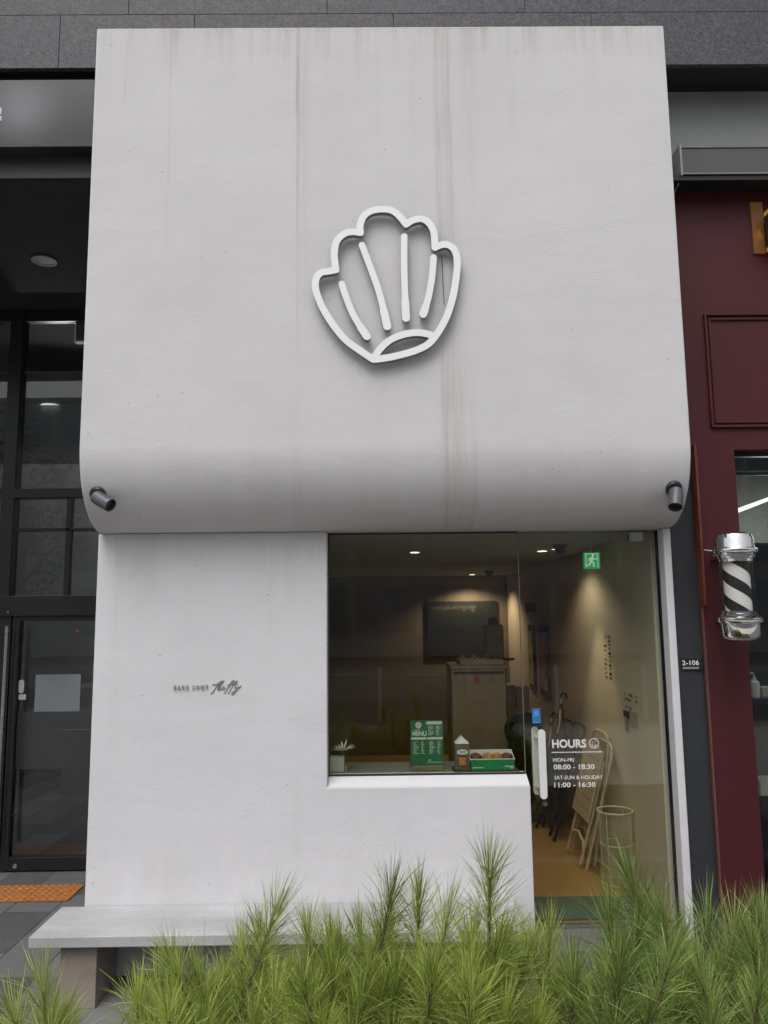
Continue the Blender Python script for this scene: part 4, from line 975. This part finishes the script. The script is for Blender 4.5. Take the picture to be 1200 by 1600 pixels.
# dark board on the back wall
a = P(668, 940, Y=RY1 - .03); b = P(778, 1022, Y=RY1 - .03)
wbd = thing('wall_board', ((a.x + b.x) / 2, RY1, b.z), 'wide dark menu board on the rear wall of the cafe', 'board')
MB().box(a.x, b.x, RY1 - .04, RY1 - .001, b.z, a.z).build('panel', mat('board_dark', (.012, .010, .008), .5), wbd)
mb = MB(); r2 = random.Random(9)
for k in range(26):
    x = a.x + .05 + k * (b.x - a.x - .3) / 26; mb.box(x, x + r2.uniform(.01, .022), RY1 - .0425, RY1 - .0405, a.z - r2.uniform(.09, .13), a.z - r2.uniform(.05, .08))
mb.build('printing', mat('board_print', (.07, .055, .035), .6), wbd)
# cardboard boxes
for x0, y0_, x1, y1_, Y, lab in ((783, 1071, 806, 1115, 3.4, 'cardboard box on the left of two by the display counter'), (807, 1073, 828, 1111, 3.3, 'cardboard box on the right of two by the display counter'), (783, 1116, 822, 1160, 3.35, 'wide dim cardboard box under the two upper ones')):
    a = P(x0, y0_, Y=Y); b = P(x1, y1_, Y=Y); t = thing('cardboard_box', ((a.x + b.x) / 2, Y, b.z), lab, 'box', 'stacked cardboard boxes')
    MB().box(a.x, b.x, Y, Y + .28, b.z, a.z).build('body', CARD, t, bevel=.003)
    MB().box((a.x + b.x) / 2 - .02, (a.x + b.x) / 2 + .02, Y - .0015, Y - .0005, b.z + .002, a.z - .002).build('tape', mat('tape', (.40, .30, .18), .4), t)
a = P(783, 1161, Y=3.3); b = P(826, 1161, Y=3.3)
tag(MB().box(a.x - .02, b.x + .02, 3.28, 3.7, FZ, a.z - .001).build('storage_cabinet', mat('cab', (.06, .045, .035), .5), bevel=.005), 'low dark cabinet carrying the cardboard boxes', 'cabinet')
# black floor fan
fcn = it(818, 1142, 2.35); Rf = .155
fan = thing('floor_fan', (fcn.x, 2.35, FZ), 'round black floor fan standing behind the window counter', 'fan')
Mx = Matrix.Rotation(R_(90), 4, 'X')
fg = MB()
for rr2 in (.03, .055, .08, .105, .13, .155):
    fg.tube([(fcn.x + rr2 * math.cos(t), 2.30 - .02 * (1 - rr2 / Rf), fcn.z + rr2 * math.sin(t)) for t in np.linspace(0, 2 * math.pi, 32, endpoint=False)], .0025, 5, closed=True)
for k in range(24):
    th = 2 * math.pi * k / 24; fg.tube([(fcn.x + .02 * math.cos(th), 2.28, fcn.z + .02 * math.sin(th)), (fcn.x + Rf * math.cos(th), 2.30, fcn.z + Rf * math.sin(th))], .0018, 4)
fg.build('grille', STEEL if False else BLACKPL, fan)
MB().lathe([(.001, 0), (Rf, 0), (Rf + .006, .02), (Rf, .05), (.001, .06)], (fcn.x, 2.39, fcn.z), 36, Mx).build('shroud', BLACKPL, fan, smooth=True)
bl = MB()
for k in range(4):
    th = 2 * math.pi * k / 4; d = Vector((math.cos(th), 0, math.sin(th))); e_ = Vector((-d.z, 0, d.x)); cc = Vector((fcn.x, 2.315, fcn.z))
    bl.prism([cc + d * .02, cc + d * .13 - e_ * .02, cc + d * .135 + e_ * .05, cc + d * .05 + e_ * .03], (0, .003, 0))
bl.build('blade', mat('blade', (.03, .03, .03), .3), fan)
MB().tube([(fcn.x, 2.36, fcn.z - Rf), (fcn.x, 2.36, FZ + .02)], .014, 10).lathe([(.001, 0), (.15, 0), (.14, .015), (.001, .02)], (fcn.x, 2.36, FZ + .001), 28).build('stand', BLACKPL, fan, smooth=True)

# ------------------------------------------------------------------ planter and pines
struct(MB().box(-2.6, 3.2, -3.4, -1.02, GZ, .30).build('planting_bed', SOIL), 'soil bed under the pine shrubs', 'soil')
tag(MB().box(-2.75, 3.35, -1.019, -.90, GZ, .34).build('planter_kerb', CONC2, bevel=.005), 'low concrete kerb around the pine bed', 'kerb')
def needles_at(V, Fc, tone, base, dirs, lens, wid, tn):
    """append needle ribbons (2 quads each, pointed) - arrays"""
    n = len(base)
    side = np.cross(dirs, rng.normal(size=(n, 3))); side /= np.linalg.norm(side, axis=1)[:, None] + 1e-9
    droop = np.array([0, 0, -1.0])[None] * (lens ** 1)[:, None] * rng.uniform(.02, .16, n)[:, None] + side[:, [1, 2, 0]] * (lens * rng.uniform(-.12, .12, n))[:, None]
    mid = base + dirs * (lens * .55)[:, None] + droop * .25; tip = base + dirs * lens[:, None] + droop
    w1 = side * wid * .5
    v = np.stack([base - w1 * .8, base + w1 * .8, mid + w1, mid - w1, tip], 1).reshape(-1, 3)
    o = sum(len(x) for x in V); V.append(v)
    i = o + np.arange(n) * 5
    Fc.append((np.stack([i, i + 1, i + 2, i + 3], 1), np.stack([i + 3, i + 2, i + 4], 1)))
    tone.append(np.repeat(tn, 2))
def bushy(tufts):
    out = []
    for tip, size, br in tufts:
        out.append((tip, size * 1.22, br * .85))
        for k in range(3):
            a_ = rng.uniform(0, 6.28); rr_ = rng.uniform(.05, .13)
            out.append((tip + Vector((math.cos(a_) * rr_, math.sin(a_) * rr_, -rng.uniform(.12, .27))), size * rng.uniform(.85, 1.0), min(1, br + rng.uniform(-.1, .3))))
    return out
def make_pine(base, tufts, label, mtl, dens=260):
    t = thing('pine_shrub', base, label, 'pine shrub', 'young pine shrubs in the bed before the shop')
    base = Vector(base)
    V, Fc, tone = [], [], []; st = MB()
    ctr = Vector((base.x, base.y, 0)); H0 = max(q.z for q, _, _ in tufts)
    for tip, size, bright in tufts:
        root = Vector((base.x + (tip.x - base.x) * .25, base.y + (tip.y - base.y) * .25, max(base.z + .1, tip.z - .62)))
        d0 = (tip - root); ax = Vector((d0.x * .55 + rng.normal() * .03, d0.y * .55 + rng.normal() * .03, abs(d0.z))).normalized()
        if len(tufts) > 1: ax = (ax + Vector((rng.normal() * .20, rng.normal() * .20, 0))).normalized()
        mid1 = tip - ax * .30 * size; 
        path = [root, root.lerp(mid1, .55) + Vector((0, 0, -.03)), mid1, tip - ax * .02]
        st.tube(path, [.011, .009, .0075, .004], 6)
        A = np.array(ax); T = np.array(tip); n = int(dens * size)
        # needles along the shoot: dense brush at the tip, sparser below
        s = rng.beta(1.0, 1.5, n) * .26 * size
        b = T - A * s[:, None]
        rd = rng.normal(size=(n, 3)); rd -= (rd @ A)[:, None] * A; rd /= np.linalg.norm(rd, axis=1)[:, None]
        ang = R_(6) + R_(66) * (s / (.26 * size)) ** .7 + rng.normal(0, .26, n)
        ang = np.abs(ang)
        d = A * np.cos(ang)[:, None] + rd * np.sin(ang)[:, None]; d /= np.linalg.norm(d, axis=1)[:, None]
        ln = rng.uniform(.085, .15, n) * (.55 + .5 * size)
        tn = np.clip(bright + rng.normal(0, .28, n), 0, 1); tn[rng.random(n) < .025] = 2
        needles_at(V, Fc, tone, b + rd * .004, d, ln, .0017, tn)
    st.tube([base, base + Vector((0, 0, (H0 - base.z) * .5)), Vector((base.x, base.y, H0 - .35))], [.028, .020, .012], 8)
    st.build('trunk', BARK, t, smooth=True)
    v = np.concatenate(V) - np.array(wloc(t)); me = bpy.data.meshes.new('needles')
    fl_ = []
    for q4, q3 in Fc: fl_.append((q4, q3))
    faces = [];
    for q4, q3 in fl_:
        for r4, r3 in zip(q4.tolist(), q3.tolist()): faces.append(r4); faces.append(r3)
    me.from_pydata(v.tolist(), [], faces); me.materials.append(mtl)
    at = me.attributes.new('tone', 'FLOAT', 'FACE'); at.data.foreach_set('value', np.concatenate(tone))
    o = bpy.data.objects.new('needles', me); COL.objects.link(o); o.parent = t
    return t
def TP(px, py, Y, size=1.0, br=.5): return (P(px, py, Y=Y), size, br)
S = .30
def fill(px0, px1, py0, py1, Y, n, br=.45):
    return [TP(rng.uniform(px0, px1), rng.uniform(py0, py1), Y + rng.uniform(-.25, .25), rng.uniform(.8, 1.1), br + rng.uniform(-.2, .25)) for _ in range(n)]
PINES = [
    (60, -2.15, 'low pale pine tuft at the left corner below the bench leg', NEED, [(66, 1535, .85, .55), (20, 1580, .7, .5), (100, 1600, .5, .4)], (10, 110, 1605, 1650, 3)),
    (225, -2.2, 'low pine shrub in front of the stone bench leg', NEED, [(268, 1500, .9, .7), (215, 1560, .7, .75), (310, 1525, .7, .5), (245, 1540, .7, .6)], (200, 330, 1575, 1650, 9)),
    (420, -1.9, 'pine shrub rising over the middle of the bench', NEED, [(432, 1425, 1.0, .45), (378, 1485, .9, .75), (480, 1455, .95, .65), (405, 1460, .9, .6), (515, 1470, .9, .7), (350, 1525, .8, .7), (340, 1560, .8, .3)], (330, 510, 1525, 1640, 18)),
    (600, -1.85, 'dark tipped pine shrub left of the tallest one', NEED, [(613, 1392, 1.0, .3), (560, 1455, .9, .5), (655, 1400, 1.0, .55), (530, 1475, .9, .45), (610, 1460, .9, .6)], (510, 680, 1510, 1640, 22)),
    (740, -2.0, 'tall pine shrub with its tip against the white sill wall', NEED, [(765, 1358, 1.05, .4), (700, 1425, 1.0, .65), (740, 1460, .9, .75), (790, 1475, .9, .6), (820, 1495, .9, .6)], (660, 830, 1510, 1640, 24)),
    (870, -1.75, 'shorter pine shrub before the doorway with yellow green shoots', NEED, [(858, 1455, .9, .6), (830, 1470, .9, .7), (895, 1500, .8, .45), (880, 1545, .8, .5)], (820, 930, 1570, 1650, 10)),
    (1000, -2.05, 'tall dark pine shrub leaning left across the doorway', NEED2, [(985, 1372, 1.1, .35), (950, 1430, 1.0, .4), (1035, 1430, 1.0, .5), (965, 1490, 1.0, .45), (1000, 1440, 1.0, .5), (1020, 1490, 1.0, .6)], (950, 1080, 1500, 1640, 22)),
    (1120, -1.9, 'pine shrub standing before the charcoal pillar', NEED2, [(1105, 1432, 1.0, .35), (1065, 1460, 1.0, .5), (1150, 1450, 1.0, .5)], (1050, 1170, 1480, 1640, 22)),
    (1215, -2.0, 'rightmost pine shrub under the burgundy wall', NEED2, [(1190, 1435, 1.0, .4), (1175, 1470, .9, .5)], (1160, 1260, 1480, 1640, 18)),
]
for px, Y, lab, mtl, tips, fl_ in PINES:
    b = P(px, 1560, Y=Y); tf = [TP(x, y + 2, Y + rng.uniform(-.12, .12), s_, br) for x, y, s_, br in tips]; tf = bushy(tf) + fill(*fl_[:4], Y, fl_[4])
    make_pine((b.x, Y, S), tf, lab, mtl)

# ------------------------------------------------------------------ across the street (seen only mirrored in the glass)
opp = thing('opposite_building', (0, -30, GZ), 'pale glass office block across the street', 'building')
OPM = mat('opposite_wall', (.62, .64, .64), .6, var=.1, scale=.4); OPG = mat('opposite_glass', (.40, .50, .56), .15, var=.3, scale=.3)
ob = MB(); og = MB()
ob.box(-26, 30, -31, -30, GZ, 13)
for fz in range(4):
    for q in range(18): og.box(-25 + q * 3, -22.4 + q * 3, -30, -29.95, 1.2 + fz * 3, 3.3 + fz * 3)
ob.build('wall', OPM, opp); og.build('window', OPG, opp)
rl = thing('guard_rail', (0, -8.8, GZ), 'pale roadside guard rail', 'railing'); rm = MB()
rm.box(-20, 20, -8.82, -8.78, .55, .98)
rm.build('rail', mat('rail_grey', (.42, .42, .42), .6), rl); rm = MB()
for k in range(-13, 14): rm.box(k * 1.5 - .03, k * 1.5 + .03, -8.84, -8.76, GZ, 1.1)
rm.build('post', WHITE, rl)
LEAFM = mat('street_leaf', (.06, .09, .03), .6, var=.4, scale=3)
for tx_, ty_ in ((-9.2, -12), (-12.5, -13.5), (14, -13)):
    t = thing('street_tree', (tx_, ty_, GZ), 'broadleaf street tree across the road', 'tree', 'street trees across the road')
    tm = MB().tube([(tx_, ty_, GZ), (tx_ + .1, ty_, 2.5), (tx_ + .05, ty_, 4.6)], [.16, .12, .07], 8)
    for k in range(6):
        a_ = rng.uniform(0, 6.28); tm.tube([(tx_ + .08, ty_, 2.2 + k * .3), (tx_ + math.cos(a_) * 1.2, ty_ + math.sin(a_) * 1.2, 3.6 + k * .35)], [.06, .02], 6)
    tm.build('trunk', BARK, t)
    lm = MB(); cl_ = [Vector((tx_ + rng.normal() * 1.0, ty_ + rng.normal() * 1.0, 4.6 + rng.normal() * .8)) for _ in range(16)]
    for c_ in cl_:
        for k in range(70):
            p_ = c_ + Vector(rng.normal(size=3)) * .35; u_ = Vector(rng.normal(size=3)).normalized() * .10; v_ = u_.orthogonal().normalized() * .06
            lm.add([p_ - u_, p_ + v_, p_ + u_, p_ - v_], [(0, 1, 2, 3)])
    lm.build('crown', LEAFM, t, fix=False)
